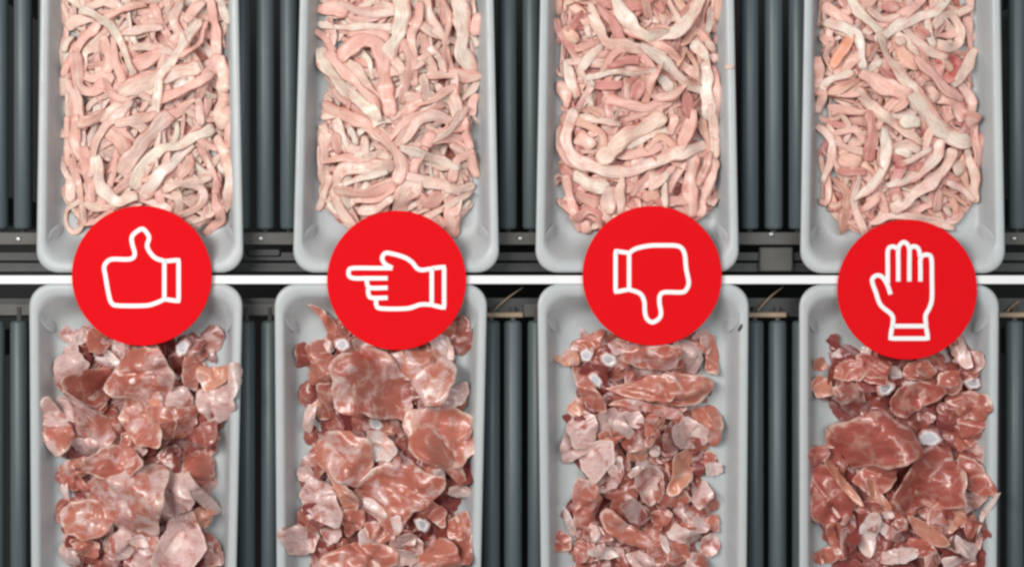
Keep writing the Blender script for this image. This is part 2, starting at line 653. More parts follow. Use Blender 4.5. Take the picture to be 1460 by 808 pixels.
def mat_fat():
    m, nt, b = new_mat('raw_fat')
    vec, oi = shifted(nt)
    at_ = N(nt, 'ShaderNodeAttribute', attribute_name='strip_uv')
    vm = N(nt, 'ShaderNodeVectorMath', operation='MULTIPLY_ADD')
    nt.links.new(oi.outputs['Random'], vm.inputs[0]); vm.inputs[1].default_value = (31., 17., 23.)
    nt.links.new(at_.outputs['Vector'], vm.inputs[2])
    mp = N(nt, 'ShaderNodeMapping'); mp.inputs['Scale'].default_value = (22, 1.6, 0.6)
    nt.links.new(vm.outputs[0], mp.inputs[0])
    streak = noise(nt, mp.outputs[0], 1.0, 3.0, 0.55)
    patch = noise(nt, vec, 42.0, 3.0, 0.55, 0.6)
    blood = noise(nt, vec, 75.0, 4.0, 0.6, 1.2)
    base = N(nt, 'ShaderNodeAttribute', attribute_name='tint').outputs['Color']
    c = mixc(nt, math_n(nt, 'MULTIPLY', ramp(nt, patch, 0.46, 0.72), 0.55), base, (0.82, 0.43, 0.33))
    c = mixc(nt, math_n(nt, 'MULTIPLY', ramp(nt, blood, 0.58, 0.76), 0.55), c, (0.58, 0.17, 0.14))
    c = mixc(nt, math_n(nt, 'MULTIPLY', ramp(nt, streak, 0.50, 0.70), 0.55), c, (0.90, 0.80, 0.68))
    sx = N(nt, 'ShaderNodeSeparateXYZ'); nt.links.new(at_.outputs['Vector'], sx.inputs[0])
    ed = ramp(nt, math_n(nt, 'ADD', sx.outputs[1], math_n(nt, 'MULTIPLY', math_n(nt, 'SUBTRACT', patch, 0.5), 2.2)), 0.35, 0.95)
    ed = math_n(nt, 'MULTIPLY', ed, ramp(nt, oi.outputs['Random'], 0.2, 0.8))
    c = mixc(nt, math_n(nt, 'MULTIPLY', ed, 0.6), c, (0.74, 0.30, 0.24))
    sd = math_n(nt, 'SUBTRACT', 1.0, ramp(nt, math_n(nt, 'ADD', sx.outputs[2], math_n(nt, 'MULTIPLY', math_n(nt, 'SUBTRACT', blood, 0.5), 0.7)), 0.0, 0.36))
    c = mixc(nt, math_n(nt, 'MULTIPLY', sd, 0.85), c, (0.44, 0.12, 0.085))  # red meaty sides and undersides, darkened further to paint shade into the gaps
    fib = noise(nt, mp.outputs[0], 4.5, 3.0, 0.6)
    c = mixc(nt, math_n(nt, 'MULTIPLY', ramp(nt, fib, 0.46, 0.66), 0.6), c, (0.74, 0.36, 0.29))
    nt.links.new(c, b.inputs['Base Color'])
    b.inputs['Roughness'].default_value = 0.34
    b.inputs['Coat Weight'].default_value = 0.25
    b.inputs['Coat Roughness'].default_value = 0.16
    b.inputs['Specular IOR Level'].default_value = 0.45
    b.inputs['Subsurface Weight'].default_value = 0.15
    b.inputs['Subsurface Radius'].default_value = (1.0, 0.45, 0.3)
    b.inputs['Subsurface Scale'].default_value = 0.003
    h = noise(nt, vec, 230.0, 4.0, 0.6)
    h2 = math_n(nt, 'ADD', math_n(nt, 'MULTIPLY', h, 0.6), math_n(nt, 'ADD', streak, math_n(nt, 'MULTIPLY', fib, 0.6)))
    bump(nt, b, h2, 0.6, 0.0018)
    return m

def mat_meat():
    m, nt, b = new_mat('raw_meat')
    vec, oi = shifted(nt)
    sep = N(nt, 'ShaderNodeSeparateXYZ'); nt.links.new(N(nt, 'ShaderNodeAttribute', attribute_name='look').outputs['Vector'], sep.inputs[0])
    film, dark, orange = sep.outputs
    white = N(nt, 'ShaderNodeAttribute', attribute_name='pale').outputs['Fac']
    rim = N(nt, 'ShaderNodeAttribute', attribute_name='rim').outputs['Fac']
    big = noise(nt, vec, 44.0, 3.0, 0.55, 1.0)
    mid = noise(nt, vec, 70.0, 4.0, 0.6, 0.6)
    mp = N(nt, 'ShaderNodeMapping'); mp.inputs['Scale'].default_value = (40, 160, 60); mp.inputs['Rotation'].default_value = (0, 0, 0.6)
    nt.links.new(vec, mp.inputs[0])
    fibre = noise(nt, mp.outputs[0], 1.0, 3.0, 0.6, 0.4)
    mus = mixc(nt, fibre, (0.27, 0.046, 0.036), (0.58, 0.165, 0.122))
    mus = mixc(nt, math_n(nt, 'MULTIPLY', orange, 0.75), mus, mixc(nt, mid, (0.68, 0.24, 0.12), (0.78, 0.42, 0.30)))
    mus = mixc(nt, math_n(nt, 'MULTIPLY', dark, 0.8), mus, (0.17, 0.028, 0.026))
    # pale film lying over the muscle in uneven patches
    ft = math_n(nt, 'ADD', math_n(nt, 'MULTIPLY', big, 0.82), math_n(nt, 'MULTIPLY', mid, 0.18))
    ft = math_n(nt, 'ADD', ft, math_n(nt, 'MULTIPLY', math_n(nt, 'SUBTRACT', film, 0.5), 0.42))
    ff = math_n(nt, 'MULTIPLY', ramp(nt, ft, 0.43, 0.62), 0.92)
    thr = noise(nt, mp.outputs[0], 2.6, 4.0, 0.65, 1.2)
    c = mixc(nt, ff, mus, mixc(nt, fibre, (0.58, 0.32, 0.30), (0.78, 0.61, 0.585)))
    c = mixc(nt, math_n(nt, 'MULTIPLY', math_n(nt, 'MULTIPLY', ramp(nt, thr, 0.54, 0.66), ramp(nt, ft, 0.38, 0.60)), 0.6), c, (0.86, 0.78, 0.76))
    c = mixc(nt, math_n(nt, 'MULTIPLY', math_n(nt, 'MULTIPLY', ramp(nt, noise(nt, mp.outputs[0], 1.3, 4.0, 0.6, 0.8), 0.54, 0.70), ramp(nt, ft, 0.40, 0.60)), 0.5), c, (0.50, 0.16, 0.13))
    # fat seams between the muscles
    vo = N(nt, 'ShaderNodeTexVoronoi', feature='DISTANCE_TO_EDGE'); vo.inputs['Scale'].default_value = 40
    wv = N(nt, 'ShaderNodeVectorMath', operation='MULTIPLY_ADD')
    nn = N(nt, 'ShaderNodeTexNoise'); nn.inputs['Scale'].default_value = 45; nt.links.new(vec, nn.inputs['Vector'])
    nt.links.new(nn.outputs['Color'], wv.inputs[0]); wv.inputs[1].default_value = (0.03, 0.03, 0.03); nt.links.new(vec, wv.inputs[2])
    nt.links.new(wv.outputs[0], vo.inputs['Vector'])
    seam = math_n(nt, 'SUBTRACT', 1.0, ramp(nt, vo.outputs['Distance'], 0.015, 0.12))
    seam = math_n(nt, 'MULTIPLY', seam, ramp(nt, noise(nt, vec, 33.0, 2.0), 0.42, 0.60))
    nd = math_n(nt, 'SUBTRACT', 1.0, dark)
    c = mixc(nt, math_n(nt, 'MULTIPLY', math_n(nt, 'MULTIPLY', seam, 0.26), nd), c, (0.84, 0.64, 0.53))
    # cut edge: fat and skin along the outline
    re = ramp(nt, math_n(nt, 'ADD', rim, math_n(nt, 'MULTIPLY', math_n(nt, 'SUBTRACT', mid, 0.5), 0.5)), 0.84, 0.98)
    re = math_n(nt, 'MULTIPLY', re, ramp(nt, noise(nt, vec, 48.0, 2.0), 0.38, 0.56))
    c = mixc(nt, math_n(nt, 'MULTIPLY', math_n(nt, 'MULTIPLY', re, 0.62), nd), c, (0.88, 0.68, 0.58))
    wf = math_n(nt, 'MULTIPLY', white, ramp(nt, math_n(nt, 'ADD', math_n(nt, 'MULTIPLY', big, 0.5), math_n(nt, 'MULTIPLY', mid, 0.5)), 0.36, 0.54))
    c = mixc(nt, wf, c, mixc(nt, ramp(nt, mid, 0.45, 0.60), (0.84, 0.76, 0.72), (0.80, 0.50, 0.43)))
    nt.links.new(c, b.inputs['Base Color'])
    rg = math_n(nt, 'ADD', 0.20, math_n(nt, 'MULTIPLY', mid, 0.26))
    nt.links.new(rg, b.inputs['Roughness'])
    b.inputs['Specular IOR Level'].default_value = 0.6
    b.inputs['Coat Weight'].default_value = 0.42
    nt.links.new(math_n(nt, 'ADD', 0.10, math_n(nt, 'MULTIPLY', big, 0.18)), b.inputs['Coat Roughness'])
    b.inputs['Subsurface Weight'].default_value = 0.12
    b.inputs['Subsurface Radius'].default_value = (1.0, 0.35, 0.25)
    b.inputs['Subsurface Scale'].default_value = 0.002
    hh = math_n(nt, 'ADD', math_n(nt, 'MULTIPLY', fibre, 0.5), math_n(nt, 'ADD', mid, math_n(nt, 'MULTIPLY', noise(nt, vec, 260.0, 3.0), 0.3)))
    bump(nt, b, hh, 0.35, 0.0022)
    return m

def mat_bone():
    m, nt, b = new_mat('cut_bone')
    vec, oi = shifted(nt)
    f = noise(nt, vec, 120.0, 4.0, 0.6)
    rim = N(nt, 'ShaderNodeAttribute', attribute_name='rim').outputs['Fac']
    c = mixc(nt, f, (0.58, 0.57, 0.60), (0.84, 0.82, 0.80))
    c = mixc(nt, math_n(nt, 'MULTIPLY', ramp(nt, math_n(nt, 'ADD', rim, math_n(nt, 'MULTIPLY', f, 0.5)), 0.80, 1.2), 0.85), c, (0.66, 0.30, 0.25))
    nt.links.new(c, b.inputs['Base Color']); b.inputs['Roughness'].default_value = 0.3
    bump(nt, b, f, 0.3, 0.001)
    return m

def mat_tray():
    m, nt, b = new_mat('tray_plastic')
    vec, oi = shifted(nt)
    f = noise(nt, vec, 9.0, 4.0, 0.6)
    g = noise(nt, vec, 60.0, 4.0, 0.65)
    c = mixc(nt, f, (0.445, 0.495, 0.512), (0.53, 0.54, 0.535))
    c = mixc(nt, math_n(nt, 'MULTIPLY', ramp(nt, g, 0.50, 0.75), 0.35), c, (0.50, 0.43, 0.41))
    nt.links.new(c, b.inputs['Base Color'])
    nt.links.new(math_n(nt, 'ADD', 0.27, math_n(nt, 'MULTIPLY', g, 0.22)), b.inputs['Roughness'])
    nt.links.new(N(nt, 'ShaderNodeAttribute', attribute_name='shade_opacity').outputs['Fac'], b.inputs['Alpha'])
    b.inputs['Specular IOR Level'].default_value = 0.42
    bump(nt, b, g, 0.12, 0.0015)
    return m

def mat_roller():
    m, nt, b = new_mat('roller_sleeve')
    vec, oi = shifted(nt)
    mp = N(nt, 'ShaderNodeMapping'); mp.inputs['Scale'].default_value = (1, 0.06, 1); nt.links.new(vec, mp.inputs[0])
    f = noise(nt, mp.outputs[0], 160.0, 4.0, 0.6)
    g = noise(nt, vec, 14.0, 4.0, 0.6)
    c = mixc(nt, f, (0.062, 0.084, 0.092), (0.110, 0.136, 0.142))
    c = mixc(nt, math_n(nt, 'MULTIPLY', ramp(nt, g, 0.45, 0.75), 0.35), c, (0.10, 0.115, 0.13))
    nt.links.new(c, b.inputs['Base Color'])
    nt.links.new(math_n(nt, 'ADD', 0.35, math_n(nt, 'MULTIPLY', g, 0.2)), b.inputs['Roughness'])
    return m

M = dict(fat=mat_fat(), meat=mat_meat(), bone=mat_bone(), tray=mat_tray(), roller=mat_roller(),
         marrow=simple('bone_marrow', (0.48, 0.44, 0.48), 0.35, var=0.3, scale=160),
         rail=simple('weathered_rail', (0.085, 0.078, 0.070), 0.55, var=0.35, scale=60, bmp=0.2),
         beam=simple('dark_beam', (0.022, 0.024, 0.023), 0.5, var=0.3, scale=50, bmp=0.2),
         steel=simple('axle_steel', (0.30, 0.30, 0.29), 0.4, metal=0.8, var=0.2),
         brass=simple('tan_strip', (0.33, 0.23, 0.145), 0.4, var=0.25, scale=70, bmp=0.2),
         floor=simple('dark_floor', (0.012, 0.013, 0.013), 0.8, var=0.3, scale=6),
         white=simple('white_divider_face', (0.86, 0.86, 0.86), 0.5, var=0.015, scale=30),
         red=simple('red_disc_face', (0.77, 0.0075, 0.0125), 0.8, spec=0.04, var=0.012, scale=60),
         icon=simple('white_outline', (0.92, 0.92, 0.92), 0.6, spec=0.2),
         fleck=simple('dark_fleck', (0.03, 0.035, 0.04), 0.5))

# ---------------------------------------------------------------- setting: floor below, two roller conveyors, white strip
fl = link('floor', box_mesh('floor', -2.5, 2.5, -2.5, 2.5, -0.62, -0.60), M['floor'], smooth=False)
tag(fl, kind='structure')

RR = 0.0093           # roller radius
def roller_px(anchors, i):
    return float(np.interp(i, [a for a, _ in anchors], [b for _, b in anchors]))

def conveyor(label, anchors, py_end, py_far, sgn):
    y_end, y_far = at(0, py_end, -0.003).y, at(0, py_far, -0.003).y
    L = abs(y_far - y_end)
    root = empty('roller_conveyor', (0, y_end, -0.60))
    tag(root, label, 'conveyor')
    d = 1 if y_far > y_end else -1
    prof = [(0.0, RR * 0.62), (0.0008, RR * 0.86), (0.003, RR), (L - 0.003, RR), (L - 0.0008, RR * 0.86), (L, RR * 0.62)]
    me = lathe_y('roller', [(d * y, r) for y, r in prof] if d > 0 else [(d * y, r) for y, r in prof][::-1])
    ax = lathe_y('axle', [(-d * 0.014, 0.003), (d * (L + 0.014), 0.003)][::d], 10)
    for i in range(-1, 44):
        px = roller_px(anchors, i) if 0 <= i <= 42 else (anchors[0][1] - 34.6 if i < 0 else anchors[-1][1] + 34.6)
        x = at(px, 0, -0.003).x
        r = link('roller', me, M['roller'], root); r.location = (x, 0, 0.60 - RR + NPR.uniform(-.0006, 0))
        r.rotation_euler = (0, NPR.uniform(0, 6.28), 0)
        a = link('axle', ax, M['steel'], r)
    return root, y_end, d

up, yu, _ = conveyor('grey roller conveyor carrying the top row of trays with pale strips',
                     [(0, 30.5), (9, 342.5), (10, 377), (11, 411.5), (20, 724), (21, 758), (30, 1070), (31, 1104.5), (32, 1139), (41, 1453), (42, 1488)], 327, -150, 1)
lo, yl, _ = conveyor('grey roller conveyor carrying the bottom row of trays with red meat',
                     [(0, 25.5), (9, 350), (10, 384), (19, 700), (20, 731.5), (21, 765.5), (30, 1077), (31, 1110), (32, 1144), (41, 1449), (42, 1483)], 457, 960, -1)

def part_px(name, root, px0, px1, py0, py1, z0, z1, mat, b=0.0008):
    a, c = at(px0, py1, z1), at(px1, py0, z1)
    me = box_mesh(name, a.x, c.x, a.y - root.location.y, c.y - root.location.y, z0 + 0.60, z1 + 0.60, b)
    return link(name, me, mat, root, smooth=False)

# far-end frames of the two conveyors (seen in the gaps between the trays)
part_px('end_rail', up, -80, 1540, 331, 349, -0.034, -0.004, M['rail'])
part_px('cross_beam', up, -80, 1540, 359, 372, -0.045, -0.016, M['beam'])
part_px('cross_beam', up, -80, 1540, 374, 388, -0.05, -0.020, M['beam'])
part_px('bracket', up, 1083, 1131, 352, 387, -0.018, -0.010, M['rail'], 0.0015)
part_px('bracket', up, 352, 400, 354, 366, -0.018, -0.013, M['beam'], 0.0015)
part_px('cross_beam', lo, -80, 1540, 424, 452, -0.05, -0.014, M['beam'])
for x0, x1 in ((-40, 44), (344, 394)):
    part_px('rail_cap', lo, x0, x1, 432, 450, -0.0135, -0.008, M['rail'], 0.001)
for x0, x1 in ((690, 746), (1066, 1122), (1424, 1500)):
    part_px('tan_strip', lo, x0, x1, 445, 452.5, -0.0135, -0.006, M['brass'], 0.001)
part_px('rail_cap', lo, 746.5, 772, 432, 452, -0.0135, -0.007, M['rail'], 0.001)
for root, py, s in ((up, 327, 1), (lo, 457, -1)):
    for sx in (-1, 1):
        y0, y1 = (0.0, 0.33) if s > 0 else (-0.35, 0.0)
        link('side_frame', box_mesh('side_frame', sx * 0.60 - 0.012, sx * 0.60 + 0.012, y0, y1, 0.53, 0.585), M['rail'], root, smooth=False)
        for yy in (y0 + 0.03, y1 - 0.03):
            link('leg', box_mesh('leg', sx * 0.60 - 0.015, sx * 0.60 + 0.015, yy - 0.015, yy + 0.015, 0.0, 0.53), M['rail'], root, smooth=False)
for px, py in ((1100, 334), (372, 340), (742, 340), (26, 341), (1447, 340)):
    p = at(px, py, -0.003)
    o = link('bolt', lathe_y('bolt', [(0.0, 0.0030), (0.0012, 0.0028), (0.0016, 0.0018)], 12), M['steel'], up)
    o.rotation_euler = (math.pi / 2, 0, 0); o.location = (p.x, p.y - up.location.y, 0.60 - 0.0042)

# graphic dividing line, added as a solid white bar between the two conveyors
a, c = at(-90, 404.8, 0.0305), at(1550, 392.5, 0.0305)
dv = link('divider_line_bar', box_mesh('divider_line_bar', a.x, c.x, a.y, c.y, -0.02, 0.0305, 0.0006), M['white'], smooth=False)
tag(dv, 'thin white graphic line added as a bar between the top and bottom rows of trays', 'rail')
dv.parent = None

# ---------------------------------------------------------------- tube / strip builder
def sweep(path, half_w, half_t, roll=None, nseg=12, flat=2.4, lump=0.0):
    "closed tube with a flattened cross-section along a 3-D path"
    path = np.asarray(path, float); n = len(path)
    tan = np.gradient(path, axis=0); tan /= np.linalg.norm(tan, axis=1)[:, None] + 1e-9
    side = np.cross(np.array([0, 0, 1.0]), tan); side /= np.linalg.norm(side, axis=1)[:, None] + 1e-9
    upv = np.cross(tan, side)
    if roll is not None:
        cr, sr = np.cos(roll)[:, None], np.sin(roll)[:, None]
        side, upv = side * cr + upv * sr, upv * cr - side * sr
    ang = np.linspace(0, 2 * np.pi, nseg, endpoint=False)
    ca, sa = np.cos(ang), np.sin(ang)
    cx = np.sign(ca) * np.abs(ca) ** (2 / flat); sx = np.sign(sa) * np.abs(sa) ** (2 / flat)
    along = np.concatenate([[0], np.cumsum(np.linalg.norm(np.diff(path, axis=0), axis=1))])
    A1 = np.ones((n, nseg)); A2 = np.ones((n, nseg))
    if lump:
        p = NPR.uniform(0, 6.28, 8)
        al, an = along[:, None], ang[None, :]
        # uneven edges, a lengthwise groove or ridge and lumps
        A1 = 1 + lump * (0.10 * np.sin(al / 0.0045 + an + p[0]) + 0.09 * np.sin(al / 0.0078 - 2 * an + p[1]) + 0.06 * np.sin(al / 0.0027 + 3 * an + p[2]))
        gr = np.sin(al / 0.024 + p[3]) * 0.35 + NPR.uniform(-0.25, 0.25)
        A2 = 1 + lump * (0.22 * np.sin(al / 0.0062 + 2 * an + p[4]) + 0.16 * np.sin(al / 0.0035 - an + p[5])) - lump * NPR.uniform(0.2, 0.75) * np.exp(-((cx[None, :] - gr) / 0.28) ** 2)
    V = path[:, None, :] + side[:, None, :] * (cx[None, :] * half_w[:, None] * A1)[..., None] + upv[:, None, :] * (sx[None, :] * half_t[:, None] * A2)[..., None]
    V = V.reshape(-1, 3)
    F = []
    for k in range(n - 1):
        for i in range(nseg):
            j = (i + 1) % nseg
            F.append((k * nseg + i, k * nseg + j, (k + 1) * nseg + j, (k + 1) * nseg + i))
    F.append(tuple(range(nseg))[::-1]); F.append(tuple(range((n - 1) * nseg, n * nseg)))
    uv = np.zeros((n, nseg, 3)); uv[:, :, 0] = along[:, None]; uv[:, :, 1] = ca[None, :] * 1.2; uv[:, :, 2] = sa[None, :] * 0.6
    return V, F, uv.reshape(-1, 3)

def smooth1(a, it):
    a = a.copy()
    for _ in range(it):
        b = np.concatenate([[a[0]], a, [a[-1]]])
        a = 0.25 * b[:-2] + 0.5 * b[1:-1] + 0.25 * b[2:]
    return a

# ---------------------------------------------------------------- discs: where they lie (built last)
DISCS = {1: (202, 393, 99.7), 2: (565.5, 399.5, 99.2), 3: (930, 393, 99.4), 4: (1293.7, 412.7, 99.7)}
DZ = 0.0345           # underside of the discs
DISC_W = [(at(x, y, DZ).x, at(x, y, DZ).y, r * S) for x, y, r in DISCS.values()]
def press(V):
    "what lies under a disc is pressed down by it"
    for cx, cy, r in DISC_W:
        d = np.hypot(V[:, 0] - cx, V[:, 1] - cy)
        w = np.clip((r + 0.012 - d) / 0.012, 0, 1)
        lim = DZ - 0.0006
        over = np.maximum(V[:, 2] - lim, 0)
        V[:, 2] -= over * w
    return V

# ---------------------------------------------------------------- trays and their height fields
CELL = 0.0015
class Field:
    def __init__(s, x0, x1, y0, y1):
        s.x0, s.y0 = x0, y0
        s.nx, s.ny = int((x1 - x0) / CELL) + 2, int((y1 - y0) / CELL) + 2
        s.X, s.Y = np.meshgrid(x0 + np.arange(s.nx) * CELL, y0 + np.arange(s.ny) * CELL)
        s.H = np.zeros_like(s.X)
    def get(s, x, y, A=None):
        A = s.H if A is None else A
        i = np.clip((np.asarray(x) - s.x0) / CELL, 0, s.nx - 1.001); j = np.clip((np.asarray(y) - s.y0) / CELL, 0, s.ny - 1.001)
        i0, j0 = i.astype(int), j.astype(int); fi, fj = i - i0, j - j0
        return (A[j0, i0] * (1 - fi) + A[j0, i0 + 1] * fi) * (1 - fj) + (A[j0 + 1, i0] * (1 - fi) + A[j0 + 1, i0 + 1] * fi) * fj
    def blur(s, n):
        A = s.H.copy()
        for _ in range(n):
            P = np.pad(A, 1, mode='edge')
            A = (P[1:-1, 1:-1] * 2 + P[:-2, 1:-1] + P[2:, 1:-1] + P[1:-1, :-2] + P[1:-1, 2:]) / 6
        return A

TRAYS = {  # key: (left, right) at the end seen, (left, right) at the frame edge, y of the seen end, direction, pile box, words
 'T1': ((51, 347), (57, 340), 388.5, -1, (82, 326, 338), 'top-left tray'),
 'T2': ((417, 712), (427, 704), 388.5, -1, (452, 680, 334), 'top second tray'),
 'T3': ((763, 1054), (770, 1047), 388.5, -1, (795, 1026, 340), 'top third tray'),
 'T4': ((1141, 1434), (1147, 1427), 389.5, -1, (1172, 1402, 338), 'top-right tray'),
 'L1': ((41, 346), (44, 337), 404.5, 1, (62, 318, 456), 'bottom-left tray'),
 'L2': ((391, 695), (394, 686), 404.5, 1, (418, 674, 446), 'bottom second tray'),
 'L3': ((766, 1068), (771, 1065), 404.5, 1, (797, 1032, 464), 'bottom third tray'),
 'L4': ((1140, 1425), (1140, 1422), 405.5, 1, (1164, 1414, 470), 'bottom-right tray'),
}
ORD = {'T1': 'thumbs-up', 'T2': 'pointing-hand', 'T3': 'thumbs-down', 'T4': 'open-hand'}
LEN = 500 * S

def rrect(hx, y0, y1, r, n=9):
    pts = []
    for cx, cy, a0 in ((hx - r, y1 - r, 0), (-hx + r, y1 - r, 90), (-hx + r, y0 + r, 180), (hx - r, y0 + r, 270)):
        for k in range(n):
            a = math.radians(a0 + 90 * k / (n - 1)); pts.append((cx + r * math.cos(a), cy + r * math.sin(a)))
    # even out the long sides
    out = []
    for i, p in enumerate(pts):
        q = pts[(i + 1) % len(pts)]; out.append(p)
        m = int(math.hypot(q[0] - p[0], q[1] - p[1]) / 0.02)
        for k in range(1, m): out.append((p[0] + (q[0] - p[0]) * k / m, p[1] + (q[1] - p[1]) * k / m))
    return out

def rrect_fixed(hx, y0, y1, r):
    pts = []
    n = 9
    for cx, cy, a0 in ((hx - r, y1 - r, 0), (-hx + r, y1 - r, 90), (-hx + r, y0 + r, 180), (hx - r, y0 + r, 270)):
        for k in range(n):
            a = math.radians(a0 + 90 * k / (n - 1)); pts.append((cx + r * math.cos(a), cy + r * math.sin(a)))
    out = []
    seg = {8: 8, 17: 14, 26: 8, 35: 14}
    for i, p in enumerate(pts):
        q = pts[(i + 1) % len(pts)]; out.append(p)
        m = seg.get(i, 1)
        for k in range(1, m): out.append((p[0] + (q[0] - p[0]) * k / m, p[1] + (q[1] - p[1]) * k / m))
    return out

FIELDS, BOXES = {}, {}
def make_tray(key):
    (l1, r1), (l0, r0), ye, d, pile, words = TRAYS[key]
    z = ZR
    y_end = at(0, ye, z).y
    y_edge = at(0, 0 if d < 0 else 808, z).y
    xl1, xr1, xl0, xr0 = at(l1, 0, z).x, at(r1, 0, z).x, at(l0, 0, z).x, at(r0, 0, z).x
    up_dir = 1 if d < 0 else -1                 # from the seen end towards the hidden end
    w1, w0 = xr1 - xl1, xr0 - xl0
    c1, c0 = (xl1 + xr1) / 2, (xl0 + xr0) / 2
    span = abs(y_edge - y_end)
    root = empty('meat_tray', (c1, y_end, 0.0))
    what = 'pale fat strips' if key[0] == 'T' else 'red meat pieces'
    pos = {'1': 'leftmost', '2': 'second from left', '3': 'third from left', '4': 'rightmost'}[key[1]]
    tag(root, f'white plastic tray of {what}, {pos} in the {"top" if key[0] == "T" else "bottom"} row', 'tray', 'white meat trays on the conveyor')
    def warp(x, y):
        "local rect -> slightly tapered tray; y = distance from the seen end"
        t = y / span
        s = 1 + (w0 / w1 - 1) * min(t, 1.15)
        return x * s + (c0 - c1) * min(t, 1.15), y * up_dir
    loops = [  # inset side, inset end, z, radius
        (0.0105, 0.0125, 0.0006, 0.020), (0.0085, 0.0105, 0.003, 0.021), (0.0012, 0.0015, 0.0255, 0.022), (0.0, 0.0, 0.0262, 0.0225), (0.0, 0.0, 0.0285, 0.0225), (0.0010, 0.0010, 0.0298, 0.0222),
        (0.0030, 0.0032, 0.0302, 0.0215), (0.0072, 0.0090, 0.0298, 0.021), (0.0092, 0.0118, 0.0285, 0.021), (0.0106, 0.0142, 0.0255, 0.022),
        (0.0150, 0.0215, 0.0140, 0.026), (0.0175, 0.0262, 0.0070, 0.029), (0.0200, 0.0300, 0.0040, 0.030), (0.0235, 0.0340, 0.0030, 0.029), (0.040, 0.055, 0.0029, 0.028), (0.070, 0.10, 0.0030, 0.02)]
    V, F, nl = [], [], None
    for ix, iy, zz, r in loops:
        pts = rrect_fixed(w1 / 2 - ix, iy, LEN - iy, r)
        nl = len(pts)
        for x, y in pts:
            a_, b_ = warp(x, y); V.append((a_, b_, zz))
    for k in range(len(loops) - 1):
        for i in range(nl):
            j = (i + 1) % nl
            q = (k * nl + i, k * nl + j, (k + 1) * nl + j, (k + 1) * nl + i)
            F.append(q if up_dir > 0 else q[::-1])
    last = list(range((len(loops) - 1) * nl, len(loops) * nl))
    F.append(last if up_dir > 0 else last[::-1])
    th = []                                   # translucent sheet; floor opacity lowered to grey it in place of shade and wet
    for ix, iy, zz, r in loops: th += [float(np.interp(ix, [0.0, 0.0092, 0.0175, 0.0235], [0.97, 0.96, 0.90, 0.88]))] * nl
    link('tray_shell', mesh('tray_shell', V, F, {'shade_opacity': ('FLOAT', th)}), M['tray'], root)
    # moulded pockets in the two corners at the seen end
    for sx in (-1, 1):
        n = 18; pv, pf = [], []
        for rr, hz in ((1.0, -0.0022), (0.86, -0.0008), (0.6, -0.0003), (0.28, -0.0006), (0.0, -0.0009)):
            for i in range(n):
                a_ = 2 * math.pi * i / n
                ex, ey = 0.0050 * math.cos(a_) * rr, 0.0150 * math.sin(a_) * rr
                ca, sa = math.cos(sx * 0.32), math.sin(sx * 0.32)
                pv.append((ex * ca - ey * sa, (ex * sa + ey * ca), hz - 1.5 * (ex * ca - ey * sa) * -sx))
        for k in range(4):
            for i in range(n):
                j = (i + 1) % n; pf.append((k * n + i, k * n + j, (k + 1) * n + j, (k + 1) * n + i))
        wx, wy = warp(sx * (w1 / 2 - 0.0145), 0.0345)
        o = link('corner_pocket', mesh('corner_pocket', [(x, y * up_dir, zz) for x, y, zz in pv], [f if up_dir > 0 else f[::-1] for f in pf], {'shade_opacity': ('FLOAT', [0.94] * len(pv))}), M['tray'], root)
        o.location = (wx, wy, 0.0205)
    # height field
    ya, yb = sorted((y_end - up_dir * 0.01, y_end + up_dir * (LEN + 0.01)))
    fx = Field(min(xl1, xl0) - 0.02, max(xr1, xr0) + 0.02, ya, yb)
    Yl = (fx.Y - y_end) * up_dir
    t = np.minimum(Yl / span, 1.15)
    Xl = (fx.X - (c1 + (c0 - c1) * t)) / (1 + (w0 / w1 - 1) * t)
    dx = w1 / 2 - np.abs(Xl); dy = np.minimum(Yl, LEN - Yl) * 0.68
    dd = np.minimum(dx, dy)
    tz = np.interp(dd, [-0.004, 0.0, 0.009, 0.0106, 0.0175, 0.0205], [0.0, 0.030, 0.030, 0.0262, 0.007, 0.0032])
    # mound of the heap's hidden inside
    px0, px1, pye = pile
    qx0, qx1, qy = at(px0, 0, 0.03).x, at(px1, 0, 0.03).x, at(0, pye, 0.03).y
    inside = np.minimum(np.minimum(fx.X - qx0, qx1 - fx.X), np.minimum((fx.Y - qy) * up_dir, LEN - 0.035 - Yl))
    md = np.clip((inside - 0.014 - 0.006 * np.sin(fx.X * 95 + 1.3) * np.sin(fx.Y * 120 + 0.4) - 0.004 * np.sin(fx.X * 210 + fx.Y * 260)) / 0.034, 0, 1)
    md = md * md * (3 - 2 * md)
    lump = sum(np.sin(fx.X * a_ + fx.Y * b_ + c_) for a_, b_, c_ in NPR.uniform(-160, 160, (7, 3))) / 7
    mound = 0.0032 + md * (0.008 + 0.004 * lump if key[0] == 'T' else 0.0016)
    fx.H = np.maximum(tz, np.where(md > 0.01, mound, 0))
    FIELDS[key] = fx; BOXES[key] = (qx0, qx1, qy, up_dir, y_end)
    return md, mound

MOUND = {k: make_tray(k) for k in TRAYS}

# ---------------------------------------------------------------- labels that single things out
PLACED = []           # (object, tray key, look phrase, noun, px, py, size)
def zone(key, px, py):
    (l1, r1), (l0, r0), ye, d, pile, words = TRAYS[key]
    u = (px - pile[0]) / (pile[1] - pile[0])
    col = 'left' if u < 0.34 else 'right' if u > 0.66 else 'centre'
    v = py / 330 if key[0] == 'T' else (py - 450) / 358
    row = ['top', 'upper', 'middle', 'lower', 'bottom'][int(np.clip(v * 5, 0, 4))]
    return f'{row} {col}'

